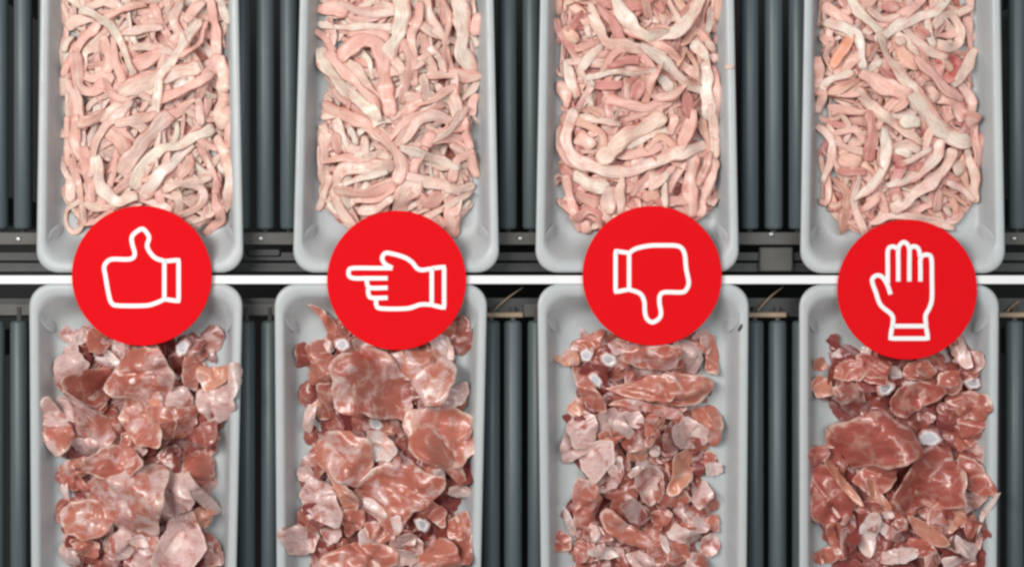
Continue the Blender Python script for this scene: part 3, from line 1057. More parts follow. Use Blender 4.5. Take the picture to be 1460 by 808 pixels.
def finish_labels():
    from collections import defaultdict
    g = defaultdict(list)
    for it in PLACED:
        o, key, look, noun, px, py, size = it
        g[f'{look} {noun}, {zone(key, px, py)} of {TRAYS[key][5]}'].append(it)
    for base, its in g.items():
        if len(its) == 1: its[0][0]['label'] = base; continue
        xs = [i[4] for i in its]; ys = [i[5] for i in its]; sz = sorted(i[6] for i in its)
        if len(its) == 2 and sz[1] > 1.35 * sz[0]:
            for i in its: i[0]['label'] = base + (', larger one' if i[6] == sz[1] else ', smaller one')
            continue
        horiz = (max(xs) - min(xs)) > (max(ys) - min(ys))
        its = sorted(its, key=lambda i: i[4] if horiz else i[5])
        nm = ['second', 'third', 'fourth', 'fifth', 'sixth', 'seventh', 'eighth']
        for k, i in enumerate(its):
            if horiz: w = 'leftmost' if k == 0 else 'rightmost' if k == len(its) - 1 else nm[k - 1] + ' from left'
            else: w = 'uppermost' if k == 0 else 'lowermost' if k == len(its) - 1 else nm[k - 1] + ' from top'
            i[0]['label'] = f'{base}, {w}'

# ---------------------------------------------------------------- strips of fat (top row)
TONE = {'w': (0.91, 0.79, 0.68), 'W': (0.84, 0.73, 0.61), 'c': (0.92, 0.67, 0.57), 'p': (0.91, 0.54, 0.46), 'r': (0.66, 0.26, 0.23), 'R': (0.55, 0.10, 0.10), 'o': (0.88, 0.50, 0.38), 'O': (0.92, 0.38, 0.22)}
TWORD = {'w': 'cream', 'W': 'broad cream', 'c': 'pale pink', 'p': 'pink', 'r': 'reddish', 'R': 'dark red', 'o': 'orange-pink', 'O': 'bright orange'}

def lay_strip(key, pts, w, update=True, taper=None, coarse=False):
    "drop a strip onto the heap: returns vertices, faces, coordinates"
    fx = FIELDS[key]
    P2 = catmull(pts, 0.0028 if coarse else 0.0020)
    n = len(P2)
    if n < 5: P2 = catmull(pts, 0.0010); n = len(P2)
    s = np.linspace(0, 1, n)
    ph = NPR.uniform(0, 6.28, 4)
    L = np.linalg.norm(np.diff(P2, axis=0), axis=1).sum()
    # small wander of the centre line
    wob = 0.0009 * np.sin(s * L / 0.02 + ph[0]) + 0.0006 * np.sin(s * L / 0.009 + ph[1])
    tg = np.gradient(P2, axis=0); tg /= np.linalg.norm(tg, axis=1)[:, None] + 1e-9
    P2 = P2 + np.stack([-tg[:, 1], tg[:, 0]], 1) * (wob * np.sin(np.pi * s))[:, None]
    hw = 0.5 * w * (1 + 0.11 * np.sin(s * L / 0.015 + ph[2]) + 0.10 * np.sin(s * L / 0.0055 + ph[3]))
    if taper == 'W': hw *= np.interp(s, [0, 0.25, 0.6, 0.85, 1], [0.55, 0.66, 1.05, 1.15, 0.7])
    e = np.minimum(s, 1 - s) * L
    tl = min(NPR.uniform(0.003, 0.014), 0.22 * L); hw *= np.interp(e, [0, 0.25 * tl, tl], [NPR.uniform(0.2, 0.7), 0.72, 1.0])
    ht = np.clip(NPR.uniform(0.17, 0.30) * hw, 0.0008, 0.0021) * np.interp(e, [0, 0.0012, 0.004], [0.5, 0.85, 1])
    roll = NPR.uniform(0.2, 0.85) * np.sin(s * L / NPR.uniform(0.012, 0.035) + ph[1])
    nrm = np.stack([-tg[:, 1], tg[:, 0]], 1)
    sup = np.max([fx.get(P2[:, 0] + nrm[:, 0] * hw * q, P2[:, 1] + nrm[:, 1] * hw * q) for q in (-0.7, -0.35, 0, 0.35, 0.7)], axis=0)
    mid_s = np.mean([fx.get(P2[:, 0] + nrm[:, 0] * hw * q, P2[:, 1] + nrm[:, 1] * hw * q) for q in (-0.8, -0.4, 0, 0.4, 0.8)], axis=0)
    base = 0.55 * sup + 0.45 * mid_s
    z = smooth1(base, 8)
    z = np.maximum(z, base - 0.0014)
    z = smooth1(z, 4) + ht * 0.75 + 0.5 * np.abs(np.sin(roll)) * hw
    path = np.column_stack([P2, z])
    V, F, uv = sweep(path, hw, ht, roll, 12 if coarse else 18, NPR.uniform(2.6, 4.2), 1.0)
    V = press(V)
    if update:
        for q in np.linspace(-0.95, 0.95, 13):
            qx, qy = P2[:, 0] + nrm[:, 0] * hw * q, P2[:, 1] + nrm[:, 1] * hw * q
            top = z + ht * math.sqrt(max(0, 1 - q * q)) * 0.9 + np.sin(roll) * hw * q
            # splat a little denser along the path
            for f in (0, 0.5):
                x_ = qx[:-1] * (1 - f) + qx[1:] * f; y_ = qy[:-1] * (1 - f) + qy[1:] * f; t_ = top[:-1] * (1 - f) + top[1:] * f
                i = np.clip(np.round((x_ - fx.x0) / CELL).astype(int), 0, fx.nx - 1); j = np.clip(np.round((y_ - fx.y0) / CELL).astype(int), 0, fx.ny - 1)
                np.maximum.at(fx.H, (j, i), t_)
    return V, F, uv

def strip_obj(name, V, F, uv, col):
    c = V.mean(0); c[2] = V[:, 2].min()
    o = link(name, mesh(name, V - c, F, {'strip_uv': ('FLOAT_VECTOR', uv), 'tint': ('FLOAT_VECTOR', np.tile(col, (len(V), 1)))}), M['fat'])
    o.location = c
    return o

def jitter(col, a=0.05):
    k = 1 + NPR.uniform(-a, a)
    return tuple(float(np.clip(c * k * (1 + NPR.uniform(-a * 0.5, a * 0.5)), 0, 0.93)) for c in col)

def to_px(x, y, z=0.04):
    k = S * (HC - z) / (HC - ZR); return 730 + x / k, 404 - y / k

def under_disc(x, y, f=0.8):
    return any(math.hypot(x - cx, y - cy) < r * f for cx, cy, r in DISC_W)

def random_strip(key, off=False):
    qx0, qx1, qy, up_dir, y_end = BOXES[key]
    for _ in range(50):
        x = NPR.uniform(qx0 + 0.010, qx1 - 0.010)
        y = qy + up_dir * (NPR.uniform(0.235, 0.27) if off else NPR.uniform(0.008, 0.235))
        if not under_disc(x, y, 0.9): break
    a = NPR.uniform(0, 6.28); L = NPR.uniform(0.040, 0.110); bend = NPR.uniform(-3.4, 3.4)
    n = 9; pts = []; ml, mr = NPR.uniform(0.0, 0.013, 2)
    p = np.array([x, y]) - 0.5 * L * np.array([math.cos(a), math.sin(a)])
    for k in range(n):
        q = p.copy(); q[0] = np.clip(q[0], qx0 + ml, qx1 - mr); q[1] = qy + up_dir * max((q[1] - qy) * up_dir, 0.002 + 0.038 * abs((q[0] - 0.5 * (qx0 + qx1)) / (0.5 * (qx1 - qx0))) ** 2.6 + NPR.uniform(0, 0.004)); pts.append(q)
        a += bend / n; p = p + L / (n - 1) * np.array([math.cos(a), math.sin(a)])
    return pts

FILL = {'T1': 'ppccw', 'T2': 'pccw', 'T3': 'prrpco', 'T4': 'pprco'}
for key in ('T1', 'T2', 'T3', 'T4'):
    md, mound = MOUND[key]
    fx = FIELDS[key]
    # inside of the heap: one mass of small trimmings
    hv, hf, huv, hc = [], [], [], []
    js, is_ = np.where(md[::2, ::2] > 0.004)
    idx = {}
    for j, i in zip(js, is_):
        idx[(j, i)] = len(hv); hv.append((fx.X[2 * j, 2 * i], fx.Y[2 * j, 2 * i], fx.H[2 * j, 2 * i] - 0.0005)); huv.append((fx.X[2 * j, 2 * i], fx.Y[2 * j, 2 * i] * 90, 0))
    for (j, i), k in list(idx.items()):
        q = [(j, i), (j, i + 1), (j + 1, i + 1), (j + 1, i)]
        if all(p in idx for p in q): hf.append(tuple(idx[p] for p in q))
    hv = list(press(np.array(hv))); hc = [(0.46, 0.16, 0.12)] * len(hv)  # mound tinted dark red, painting in the shade seen between strips
    for k in range(230):
        V, F, uv = lay_strip(key, random_strip(key, off=k % 6 == 5), NPR.uniform(0.0040, 0.0098), coarse=True)
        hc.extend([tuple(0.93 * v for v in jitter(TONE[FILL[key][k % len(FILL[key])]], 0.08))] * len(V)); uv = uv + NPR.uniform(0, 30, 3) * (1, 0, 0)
        b0 = len(hv); hv.extend(V); huv.extend(uv); hf.extend([tuple(b0 + i for i in f) for f in F])
    hv = np.array(hv); c = hv.mean(0); c[2] = hv[:, 2].min()
    ho = link('fat_trimmings', mesh('fat_trimmings', hv - c, hf, {'strip_uv': ('FLOAT_VECTOR', huv), 'tint': ('FLOAT_VECTOR', hc)}), M['fat'])
    ho.location = c
    tag(ho, f'mass of small pink trimmings under the strips in the {TRAYS[key][5]}', 'trimmings', kind='stuff')
    # loose short strips
    for k in range(22):
        pts = random_strip(key)
        V, F, uv = lay_strip(key, pts, NPR.uniform(0.007, 0.0115))
        t = FILL[key][k % len(FILL[key])]
        o = strip_obj('fat_strip', V, F, uv, jitter(TONE[t]))
        tag(o, 'x', 'fat strip', f'half hidden strips in the {TRAYS[key][5]}')
        cx, cy = to_px(*np.mean(np.array(pts), axis=0))
        PLACED.append((o, key, f'half-hidden {TWORD[t]}', 'fat strip', cx, cy, len(V)))

def parse(block):
    for ln in block.strip().splitlines():
        h, *ps = ln.split()
        yield h, [tuple(float(v) for v in p.split(',')) for p in ps]

for (key, x0, y0, f), block in STRIPS.items():
    for h, ps in parse(block):
        t, w = h[0], float(h[1:]) / f * S * NPR.uniform(1.0, 1.25)
        pts = [at(x0 + x / f, y0 + y / f, 0.040).xy for x, y in ps]
        P = np.array(pts); L = np.linalg.norm(np.diff(P, axis=0), axis=1).sum()
        ex = min(0.30 * L, 0.010) if L < 0.075 else 0.003        # ends run on a little beneath their neighbours
        d0, d1 = P[0] - P[1], P[-1] - P[-2]
        lim = BOXES[key]
        e0, e1 = P[0] + d0 / np.linalg.norm(d0) * ex, P[-1] + d1 / np.linalg.norm(d1) * ex
        pts2 = ([e0] if lim[0] < e0[0] < lim[1] else []) + list(P) + ([e1] if lim[0] < e1[0] < lim[1] else [])
        V, F, uv = lay_strip(key, pts2, w, taper=t if t == 'W' else None)
        o = strip_obj('fat_strip', V, F, uv, jitter(TONE[t], 0.04))
        P = np.array(pts); L = np.linalg.norm(np.diff(P, axis=0), axis=1).sum(); ch = np.linalg.norm(P[-1] - P[0])
        size = 'long' if L > 0.085 else 'medium' if L > 0.045 else 'short'
        if w > 0.0125 and t != 'W': size += ' broad'
        shape = 'curled' if ch < 0.62 * L else 'curved' if ch < 0.93 * L else 'straight'
        tag(o, 'x', 'fat strip', f'fat strips in the {TRAYS[key][5]}')
        m = P[len(P) // 2]; cx, cy = to_px(P[:, 0].mean(), P[:, 1].mean())
        PLACED.append((o, key, f'{size} {shape} {TWORD[t]}', 'fat strip', cx, cy, L * w))

# ---------------------------------------------------------------- pieces of meat and bone (bottom row)
#        film, dark, orange, white
MT = {'m': (0.32, 0, 0.20, 0), 'n': (0.43, 0, 0.28, 0), 'f': (0.74, 0, 0, 0.10), 's': (0.16, 0.05, 0.0, 0), 'd': (0.05, 0.85, 0, 0),
      'o': (0.32, 0, 0.85, 0.05), 'O': (0.15, 0, 1.0, 0), 'w': (1.0, 0, 0, 0.85), 'b': (0, 0, 0, 0)}
MWORD = {'m': 'red-brown meat piece', 'n': 'red meat piece with pale film', 'f': 'pale film-covered meat piece', 's': 'bare red muscle piece', 'd': 'dark maroon meat piece',
         'o': 'orange-red meat piece', 'O': 'bright orange-red meat piece', 'w': 'whitish fatty meat scrap', 'b': 'white cut bone end'}
NA_ = NA = 52
RAD_ = RAD = [0.0, 0.11, 0.22, 0.33, 0.44, 0.55, 0.65, 0.74, 0.82, 0.89, 0.945, 0.98, 1.0]

def lay_chunk(key, pts, tone, update=True, loose=True, coarse=False):
    NA, RAD = (30, [0.0, 0.2, 0.4, 0.6, 0.78, 0.91, 0.975, 1.0]) if coarse else (NA_, RAD_)
    fx = FIELDS[key]
    q_ = np.asarray(pts, float)
    for _ in range(2):           # cut the corners of the drawn outline, keep it angular
        nx_ = np.roll(q_, -1, axis=0); q_ = np.stack([q_ * 0.82 + nx_ * 0.18, q_ * 0.18 + nx_ * 0.82], 1).reshape(-1, 2)
    nx_ = np.roll(q_, -1, axis=0)
    out = np.concatenate([q_ + (nx_ - q_) * k / 6 for k in range(6)])
    # pull the spline a little towards the drawn corners' polygon so that outlines stay angular
    c = np.array([out[:, 0].mean(), out[:, 1].mean()])
    rel = out - c; th = np.arctan2(rel[:, 1], rel[:, 0]); rr = np.hypot(rel[:, 0], rel[:, 1])
    o_ = np.argsort(th); th, rr = th[o_], rr[o_]
    ang = np.linspace(-np.pi, np.pi, NA, endpoint=False)
    R = np.interp(ang, np.concatenate([th - 2 * np.pi, th, th + 2 * np.pi]), np.tile(rr, 3))
    ph = NPR.uniform(0, 6.28, 8)
    R = R * (1 + 0.045 * np.sin(5 * ang + ph[0]) + 0.03 * np.sin(8 * ang + ph[1]) + 0.018 * np.sin(13 * ang + ph[2]))
    Rm = float(np.sqrt((R ** 2).mean()))
    bone = tone == 'b'
    thin = tone in 'fw'
    sheet = (not bone) and (tone in 'fnwoO' or NPR.uniform() < 0.55)
    T = float(np.clip((0.30 if thin else 0.40 if sheet else 0.55) * Rm, 0.0034, 0.0095 if sheet else 0.016)) * {'d': 0.6, 'b': 1.1}.get(tone, 1.0)
    fd = NPR.uniform(0, 6.28); kx, ky = math.cos(fd), math.sin(fd)
    wl = NPR.uniform(0.8, 1.4) * Rm
    bend = 0 if bone else (NPR.uniform(-0.16, -0.04) if NPR.uniform() < 0.5 else NPR.uniform(0.06, 0.34 if thin else 0.20)) * Rm
    # cut faces: each lobe of the top is the lower envelope of a few tilted planes
    fine = NPR.uniform(-1, 1, (6, 2)); fine /= np.linalg.norm(fine, axis=1)[:, None]; fw = NPR.uniform(0.012, 0.026, 6)
    nl_ = 1 if Rm < 0.012 else int(NPR.integers(1, 3)) if Rm < 0.02 else int(NPR.integers(2, 4))
    lobes = []
    for q in range(nl_):
        la, lr = NPR.uniform(0, 6.28), (0.0 if nl_ == 1 else NPR.uniform(0.25, 0.75)) * Rm
        lobes.append((lr * math.cos(la), lr * math.sin(la), T * NPR.uniform(0.75, 1.15), NPR.uniform(0, 6.28), NPR.uniform(0.12, 1.15, 5) * (0.35 if sheet else 1.0), NPR.uniform(-0.4, 0.4, 5)))
    cr0 = NPR.uniform(0, 6.28)
    crease = [(cr0 + NPR.uniform(-0.35, 0.35), NPR.uniform(-0.85, 0.85) * Rm, NPR.uniform(0.2, 0.6) * T, NPR.uniform(0.0012, 0.0030)) for _ in range(int(NPR.integers(1, 3)))]
    # roof-like folds that the whole piece makes: (direction, offset, slope, softness); slope < 0 is a ridge
    f0 = NPR.uniform(0, 6.28)
    folds = [(f0 + q * NPR.uniform(0.9, 1.9), NPR.uniform(-0.60, 0.60) * Rm, NPR.choice([-1, 1]) * (NPR.uniform(0.28, 0.62) if Rm > 0.019 else NPR.uniform(0.38, 0.95)), NPR.uniform(0.0016, 0.0040)) for q in range(int(NPR.integers(1, 3)) + 2 * int(Rm > 0.019))] if sheet else []
    def bendz(x, y):
        X_, Y_ = x - c[0], y - c[1]
        z_ = bend * np.clip((X_ * kx + Y_ * ky) / Rm, -1.4, 1.4) ** 2
        for fa, fo, fs, sf in folds:
            u_ = X_ * math.cos(fa) + Y_ * math.sin(fa) - fo
            z_ = z_ + fs * (np.sqrt(u_ * u_ + sf * sf) - 0.5 * Rm)
        return z_
    def ridge(x, y):
        w_ = np.zeros(np.shape(x))
        for fa, fo, fs, sf in folds:
            if fs < 0: w_ = np.maximum(w_, np.exp(-(((x - c[0]) * math.cos(fa) + (y - c[1]) * math.sin(fa) - fo) / 0.0022) ** 2))
        return w_
    def top(x, y, r):
        X_, Y_ = x - c[0], y - c[1]
        r = np.clip(r, 0, 1)
        if bone: return T * (1 - r ** 8 * 0.55) - 0.25 * T * np.clip(1 - (r / 0.55) ** 4, 0, 1)
        u = X_ * kx + Y_ * ky
        ks = 0.0012
        env = np.full(np.shape(X_), -1.0)
        for lx, ly, lh, l0, lsl, lja in lobes:
            e_ = -ks * np.log(sum(np.exp(-np.clip(lh - s_ * ((X_ - lx) * math.cos(l0 + q * 1.2566 + j_) + (Y_ - ly) * math.sin(l0 + q * 1.2566 + j_)), -0.05, 0.05) / ks) for q, (s_, j_) in enumerate(zip(lsl, lja))))
            env = np.maximum(env, e_)
        edge = np.sqrt(np.clip(1 - r ** 4.5, 0, 1))
        prof = np.maximum(env, 0.22 * T) * (0.22 + 0.78 * edge)
        fold = 0.12 * T * (1 - 1.6 * np.abs(np.sin(u / wl * 3.14 + ph[3])))
        fold = fold + 0.035 * T * sum(np.sin((X_ * a + Y_ * b) / w_ * 6.28 + p_) for (a, b), w_, p_ in zip(fine, fw, ph[:6]))
        for ca_, co_, am_, wd_ in crease:      # sharp furrows between muscles
            fold = fold - am_ * np.exp(-((X_ * math.cos(ca_) + Y_ * math.sin(ca_) - co_) / wd_) ** 2)
        return prof + fold * (0.3 + 0.7 * (1 - r ** 4)) 
    # support surface: partly follows the heap, partly stiff
    cells = (np.abs(fx.X - c[0]) < R.max()) & (np.abs(fx.Y - c[1]) < R.max())
    jj, ii = np.where(cells)
    X, Y = fx.X[jj, ii], fx.Y[jj, ii]
    a_ = np.arctan2(Y - c[1], X - c[0]); Rb = np.interp(a_, np.append(ang, np.pi), np.append(R, R[0]))
    r_ = np.hypot(X - c[0], Y - c[1]) / Rb
    ins = r_ <= 1.0
    X, Y, r_, jj, ii = X[ins], Y[ins], r_[ins], jj[ins], ii[ins]
    Hc = fx.H[jj, ii]
    A = np.column_stack([X - c[0], Y - c[1], np.ones_like(X)])
    pl, *_ = np.linalg.lstsq(A, Hc, rcond=None)
    sl = math.hypot(pl[0], pl[1]); mx = 0.12 if bone else 0.5
    if sl > mx: pl[:2] *= mx / sl
    pl[:2] += NPR.uniform(-0.05, 0.05, 2) if bone else NPR.uniform(-0.55, 0.55, 2) if loose else NPR.uniform(-0.32, 0.32, 2)
    HB = fx.blur(10)
    foll = 0.15 if bone else 0.22 if loose else 0.38
    def base(x, y):
        p = pl[0] * (x - c[0]) + pl[1] * (y - c[1]) + pl[2]
        return p + foll * (fx.get(x, y, HB) - p) + (0 if bone else bendz(x, y))
    zb = base(X, Y)
    off = float(np.percentile(Hc - zb, 68)) * 0.8 if loose else float(np.percentile(Hc - zb, 86)) * 0.9 + (-0.4 * T if bone else 0.0008)
    V, rimv = [], []
    for r in RAD[1:]:
        x, y = c[0] + R * r * np.cos(ang), c[1] + R * r * np.sin(ang)
        V.append(np.column_stack([x, y, base(x, y) + off + top(x, y, np.full(NA, r))])); rimv.append(np.maximum(np.full(NA, r), 0.96 * ridge(x, y)))
    for r, dz in ((0.985, -0.0006), (0.80, -0.0016)):
        x, y = c[0] + R * r * np.cos(ang), c[1] + R * r * np.sin(ang)
        V.append(np.column_stack([x, y, base(x, y) + off + dz])); rimv.append(np.full(NA, 1.0))
    cen = np.array([[c[0], c[1], float(base(c[:1], c[1:])[0]) + off + float(top(c[:1], c[1:], np.zeros(1))[0])], [c[0], c[1], float(base(c[:1], c[1:])[0]) + off - 0.002]])
    V = np.concatenate(V + [cen]); rimv = np.concatenate(rimv + [np.array([0.0, 1.0])])
    nr = len(RAD) - 1 + 2
    F = []
    ct, cb = nr * NA, nr * NA + 1
    for i in range(NA):
        j = (i + 1) % NA
        F.append((ct, i, j))
        for k in range(nr - 1): F.append((k * NA + i, (k + 1) * NA + i, (k + 1) * NA + j, k * NA + j))
        F.append(((nr - 1) * NA + i, cb, (nr - 1) * NA + j))
    V = press(V)
    if update: fx.H[jj, ii] = np.maximum(fx.H[jj, ii], base(X, Y) + off + top(X, Y, r_))
    return V, F, rimv, c, Rm

LESS = {'L1': 0.0, 'L2': -0.07, 'L3': -0.02, 'L4': -0.24}      # how much less film the pieces of a tray carry
def look_of(tone, key):
    f, d, g, w = MT[tone]
    return (max(0, f + LESS[key] + NPR.uniform(-0.12, 0.12)), min(1, d + (0.22 if key == 'L4' else 0.05) * NPR.uniform(0, 1)), float(np.clip(g + NPR.uniform(-0.08, 0.15) - (0.1 if key == 'L4' else 0), 0, 1))), w * NPR.uniform(0.7, 1.0)

def look(tone, key, n):
    a, w = look_of(tone, key)
    return {'look': ('FLOAT_VECTOR', np.tile(a, (n, 1))), 'pale': ('FLOAT', np.full(n, w))}

def chunk_obj(key, V, F, rimv, tone, name='meat_piece'):
    c = V.mean(0); c[2] = V[:, 2].min()
    o = link(name, mesh(name, V - c, F, {'rim': ('FLOAT', rimv), **look(tone, key, len(V))}), M['bone' if tone == 'b' else 'meat'])
    o.location = c
    if tone == 'b':      # marrow as a part of the bone
        inner = V[3 * NA:4 * NA] - c
        cz = inner.mean(0)
        inner = cz + (inner - cz) * (1 + 0.28 * np.sin(np.linspace(0, 6.28, NA, endpoint=False) * 2 + NPR.uniform(0, 6)) + 0.12 * np.sin(np.linspace(0, 6.28, NA, endpoint=False) * 5))[:, None]
        vv = np.concatenate([(inner - cz) * 0.95 + cz + [0, 0, 0.0005], [cz + [0, 0, 0.0007]]])
        ff = [(i, (i + 1) % NA, NA) for i in range(NA)]
        link('marrow', mesh('marrow', vv, ff), M['marrow'], o)
    return o

def random_poly(key, off=False):
    qx0, qx1, qy, up_dir, y_end = BOXES[key]
    for _ in range(50):
        x = NPR.uniform(qx0 + 0.014, qx1 - 0.014)
        y = qy + up_dir * (NPR.uniform(0.235, 0.27) if off else NPR.uniform(0.012, 0.24))
        if not under_disc(x, y, 0.9): break
    R = NPR.uniform(0.011, 0.024); el = NPR.uniform(0.55, 1.0); a0 = NPR.uniform(0, 3.14)
    pts = []
    for a in np.sort(np.linspace(0, 6.28, 7, endpoint=False) + NPR.uniform(-0.3, 0.3, 7)):
        q = R * NPR.uniform(0.75, 1.2); u, v = q * math.cos(a), q * el * math.sin(a)
        pts.append((float(np.clip(x + u * math.cos(a0) - v * math.sin(a0), qx0, qx1)), y + u * math.sin(a0) + v * math.cos(a0)))
    return pts

for key in ('L1', 'L2', 'L3', 'L4'):
    md, mound = MOUND[key]
    fx = FIELDS[key]
    hv, hf, hr, hl, hp = [], [], [], [], []
    js, is_ = np.where(md[::2, ::2] > 0.004)
    idx = {}
    for j, i in zip(js, is_):
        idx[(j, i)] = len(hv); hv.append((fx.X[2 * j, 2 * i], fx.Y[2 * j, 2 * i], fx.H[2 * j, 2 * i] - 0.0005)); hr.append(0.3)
    for (j, i), k in list(idx.items()):
        q = [(j, i), (j, i + 1), (j + 1, i + 1), (j + 1, i)]
        if all(p in idx for p in q): hf.append(tuple(idx[p] for p in q))
    hv = list(press(np.array(hv))); hl = [(0.0, 1.0, 0)] * len(hv); hp = [0.0] * len(hv)  # liner coloured blackish red to stand for shade deep in the gaps
    for k in range(140):
        t = 'mdmnmdmnf'[k % 9]
        V, F, rimv, c, Rm = lay_chunk(key, random_poly(key, off=k % 7 == 6), t, coarse=True)
        a_, w_ = look_of(t, key); hl.extend([(a_[0], min(1, a_[1] + 0.6), a_[2])] * len(V)); hp.extend([w_] * len(V))  # buried pieces get extra dark colour as painted gap shade
        b0 = len(hv); hv.extend(V); hr.extend(rimv); hf.extend([tuple(b0 + i for i in f) for f in F])
    hv = np.array(hv); c = hv.mean(0); c[2] = hv[:, 2].min()
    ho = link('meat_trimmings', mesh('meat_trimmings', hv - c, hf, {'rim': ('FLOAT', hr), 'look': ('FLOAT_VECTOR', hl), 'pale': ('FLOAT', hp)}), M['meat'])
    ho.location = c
    tag(ho, f'mass of meat trimmings darkened as gap shade under the pieces in the {TRAYS[key][5]}', 'trimmings', kind='stuff')
    for k in range(16):
        t = 'mfmnmfo'[k % 7]
        V, F, rimv, c, Rm = lay_chunk(key, random_poly(key), t)
        o = chunk_obj(key, V, F, rimv, t)
        tag(o, 'x', 'meat piece', f'half hidden pieces in the {TRAYS[key][5]}')
        PLACED.append((o, key, 'half-hidden', MWORD[t], *to_px(*c), Rm))

for (key, x0, y0, f), block in CHUNKS.items():
    for t, ps in parse(block):
        if t == 'd': continue          # a dark gap between pieces: left open
        pts = [at(x0 + x / f, y0 + y / f, 0.036).xy for x, y in ps]
        ce = np.mean(np.array(pts), axis=0)
        pts = [tuple(ce + (np.array(p) - ce) * (0.92 if t == 'b' else 1.28 if t == 'w' else 1.18)) for p in pts]
        V, F, rimv, c, Rm = lay_chunk(key, pts, t, loose=False)
        o = chunk_obj(key, V, F, rimv, t, 'bone_piece' if t == 'b' else 'meat_piece')
        tag(o, 'x', 'bone' if t == 'b' else 'meat piece', f'{"bone ends" if t == "b" else "meat pieces"} in the {TRAYS[key][5]}')
        cx, cy = to_px(*c)
        size = 'large' if Rm > 0.021 else 'medium' if Rm > 0.012 else 'small'
        PLACED.append((o, key, size, MWORD[t], cx, cy, Rm))
finish_labels()

# ---------------------------------------------------------------- graphic overlay icons, added as solid red discs with white hand outlines
def tube2d(pts, half, closed=False, sharp=False):
    P = np.asarray(pts, float)
    if sharp:
        Q = []
        n = len(P)
        for i in range(n if closed else n - 1):
            a, b = P[i], P[(i + 1) % n]; m = max(2, int(np.linalg.norm(b - a) / 0.0025))
            Q.extend(a + (b - a) * k / m for k in range(m))
        if not closed: Q.append(P[-1])
        Q = np.array(Q)
    else: Q = catmull(P, 0.0012, closed)
    if closed: Q = np.concatenate([Q, Q[:2]])
    n = len(Q)
    V, F, uv = sweep(np.column_stack([Q, np.zeros(n)]), np.full(n, half), np.full(n, 0.0003), None, 12, 3.0)
    return V, F

ICONS = {
 1: ((90, 285), [('s', [(530, 320), (485, 305), (455, 275), (440, 240), (450, 200), (440, 175), (415, 152), (380, 170), (360, 195), (362, 230), (375, 285), (350, 310), (265, 310), (235, 320), (215, 350), (222, 400), (240, 500), (255, 540), (290, 553), (430, 553), (485, 540), (530, 520)]),
                 ('c', [(530, 322), (605, 314), (605, 530), (530, 519)])]),
 2: ((455, 285), [('s', [(385, 357), (300, 357), (180, 357), (157, 368), (157, 397), (185, 410), (260, 410), (360, 410)]), ('s', [(385, 357), (345, 335), (330, 305), (345, 280), (375, 280), (445, 300), (485, 325), (525, 365), (592, 360)]),
                  ('s', [(250, 410), (252, 440), (270, 460), (360, 460)]), ('s', [(258, 462), (258, 490), (275, 512), (360, 512)]), ('s', [(300, 515), (300, 550), (325, 568), (460, 568), (530, 548), (592, 548)]),
                  ('c', [(590, 359), (655, 350), (655, 565), (590, 550)])]),
 3: ((820, 285), [('c', [(212, 268), (283, 278), (283, 468), (212, 482)]),
                  ('s', [(283, 278), (320, 255), (390, 240), (460, 238), (530, 240), (560, 255), (575, 290), (582, 360), (595, 430), (585, 465), (560, 483), (470, 483), (445, 500), (442, 540), (450, 590), (440, 620), (405, 640), (375, 620), (365, 580), (362, 530), (340, 490), (283, 468)])]),
 4: ((1185, 300), [('s', [(312, 440), (295, 390), (270, 350), (240, 340), (215, 365), (235, 430), (260, 495), (320, 550), (322, 605)]), ('s', [(297, 385), (297, 300), (297, 215), (308, 193), (330, 190), (350, 203)]),
                   ('s', [(352, 372), (352, 290), (352, 205), (363, 178), (382, 166), (400, 178), (410, 205), (410, 290), (410, 372)]), ('s', [(410, 205), (425, 190), (445, 190), (460, 207), (467, 245)]),
                   ('s', [(468, 372), (468, 310), (468, 257), (480, 237), (505, 232), (525, 250), (528, 350), (528, 460), (515, 510), (495, 550), (498, 605)]), ('c', [(320, 605), (497, 605), (508, 670), (310, 670)])]),
}
DL = {1: 'round red overlay icon, added as a disc, with a white thumbs-up outline', 2: 'round red overlay icon, added as a disc, with a white hand pointing left', 3: 'round red overlay icon, added as a disc, with a white thumbs-down outline', 4: 'round red overlay icon, added as a disc, with a white open raised hand'}
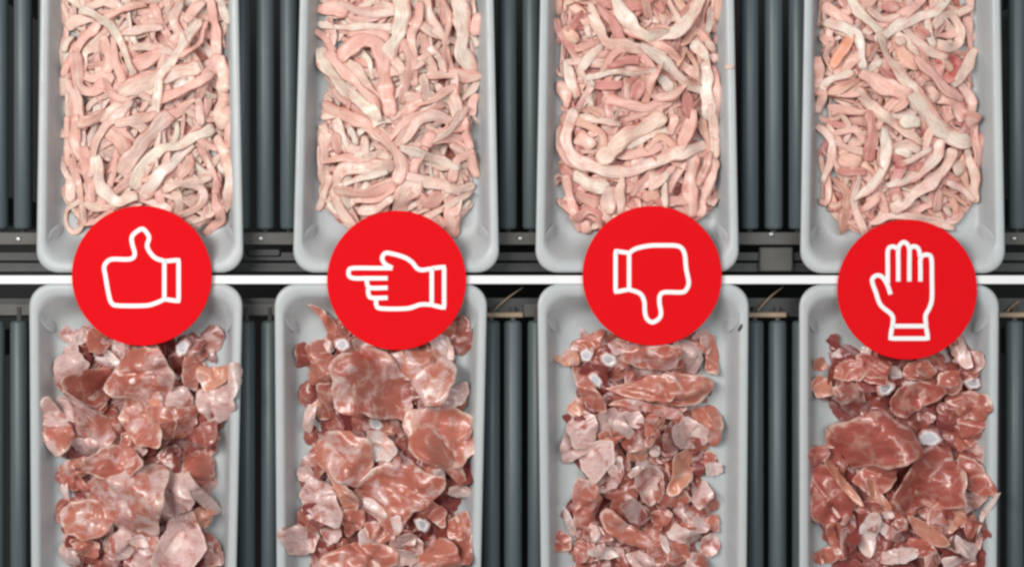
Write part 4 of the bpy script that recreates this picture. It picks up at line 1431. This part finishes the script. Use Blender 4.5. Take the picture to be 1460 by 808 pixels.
for k, (dx, dy, dr) in DISCS.items():
    zt = DZ + 0.002
    c = at(dx, dy, zt); r = dr * S * (HC - zt) / (HC - ZR)
    root = empty('overlay_icon_disc', (c.x, c.y, DZ)); tag(root, DL[k], 'disc', 'red overlay icons added as discs across the tray ends')
    n = 128; V, F = [], []
    for rr, z in ((r - 0.0004, 0.0), (r, 0.0004), (r, 0.0016), (r - 0.0004, 0.002)):
        V += [(rr * math.cos(2 * math.pi * i / n), rr * math.sin(2 * math.pi * i / n), z) for i in range(n)]
    for q in range(3):
        F += [(q * n + i, q * n + (i + 1) % n, (q + 1) * n + (i + 1) % n, (q + 1) * n + i) for i in range(n)]
    F += [tuple(range(n))[::-1], tuple(range(3 * n, 4 * n))]
    link('disc_plate', mesh('disc_plate', V, F), M['red'], root, smooth=False)
    (ox, oy), strokes = ICONS[k]
    V, F = [], []
    for kind, ps in strokes:
        q = [at(ox + x / 3.673, oy + y / 3.673, zt) - c for x, y in ps]
        v, f = tube2d([(p.x, p.y) for p in q], 0.0023, closed=kind == 'c', sharp=kind == 'c')
        b0 = len(V); V.extend(v); F.extend([tuple(b0 + i for i in g) for g in f])
    V = np.array(V); V[:, 2] += 0.002
    link('hand_outline', mesh('hand_outline', V, F), M['icon'], root)

# ---------------------------------------------------------------- small things
def fleck(px, py, z, L, W, rot, label):
    n = 14; V = []
    for zz, s in ((0, 1.0), (0.0008, 0.85), (0.0012, 0.4)):
        V += [(W * s * math.cos(6.283 * i / n), L * s * math.sin(6.283 * i / n) * (0.8 if i < n / 2 else 1.2), zz) for i in range(n)]
    F = [(k * n + i, k * n + (i + 1) % n, (k + 1) * n + (i + 1) % n, (k + 1) * n + i) for k in range(2) for i in range(n)] + [tuple(range(2 * n, 3 * n)), tuple(range(n))[::-1]]
    o = link('dark_fleck', mesh('dark_fleck', V, F), M['fleck']); o.location = at(px, py, z); o.rotation_euler = (0, 0, rot)
    tag(o, label, 'fleck')
fleck(1056, 466, 0.0302, 0.0042, 0.0014, -0.5, 'small dark fleck on the upper right rim of the bottom third tray')
fleck(65, 331, 0.026, 0.0035, 0.0014, -0.6, 'small dark fleck at the lower left corner of the top-left tray')
for pts, lab in ((((746, 409), (722, 426), (703, 443)), 'thin tan wire slanting above the tan strip left of the bottom third tray'),
                 (((1118, 409), (1098, 424), (1080, 443)), 'thin tan wire slanting above the tan strip right of the bottom third tray'),
                 (((1458, 428), (1445, 436), (1436, 444)), 'thin tan wire above the tan strip at the right photo edge')):
    p = catmull([tuple(at(x, y, -0.004)) for x, y in pts], 0.003)
    p[:, 2] = np.linspace(-0.012, -0.0045, len(p))
    V, F, uv = sweep(p, np.full(len(p), 0.0008), np.full(len(p), 0.0008), None, 8, 2.0)
    o = link('wire', mesh('wire', V - p[0], F), M['brass']); o.location = p[0]
    tag(o, lab, 'wire', 'thin wires between the trays')
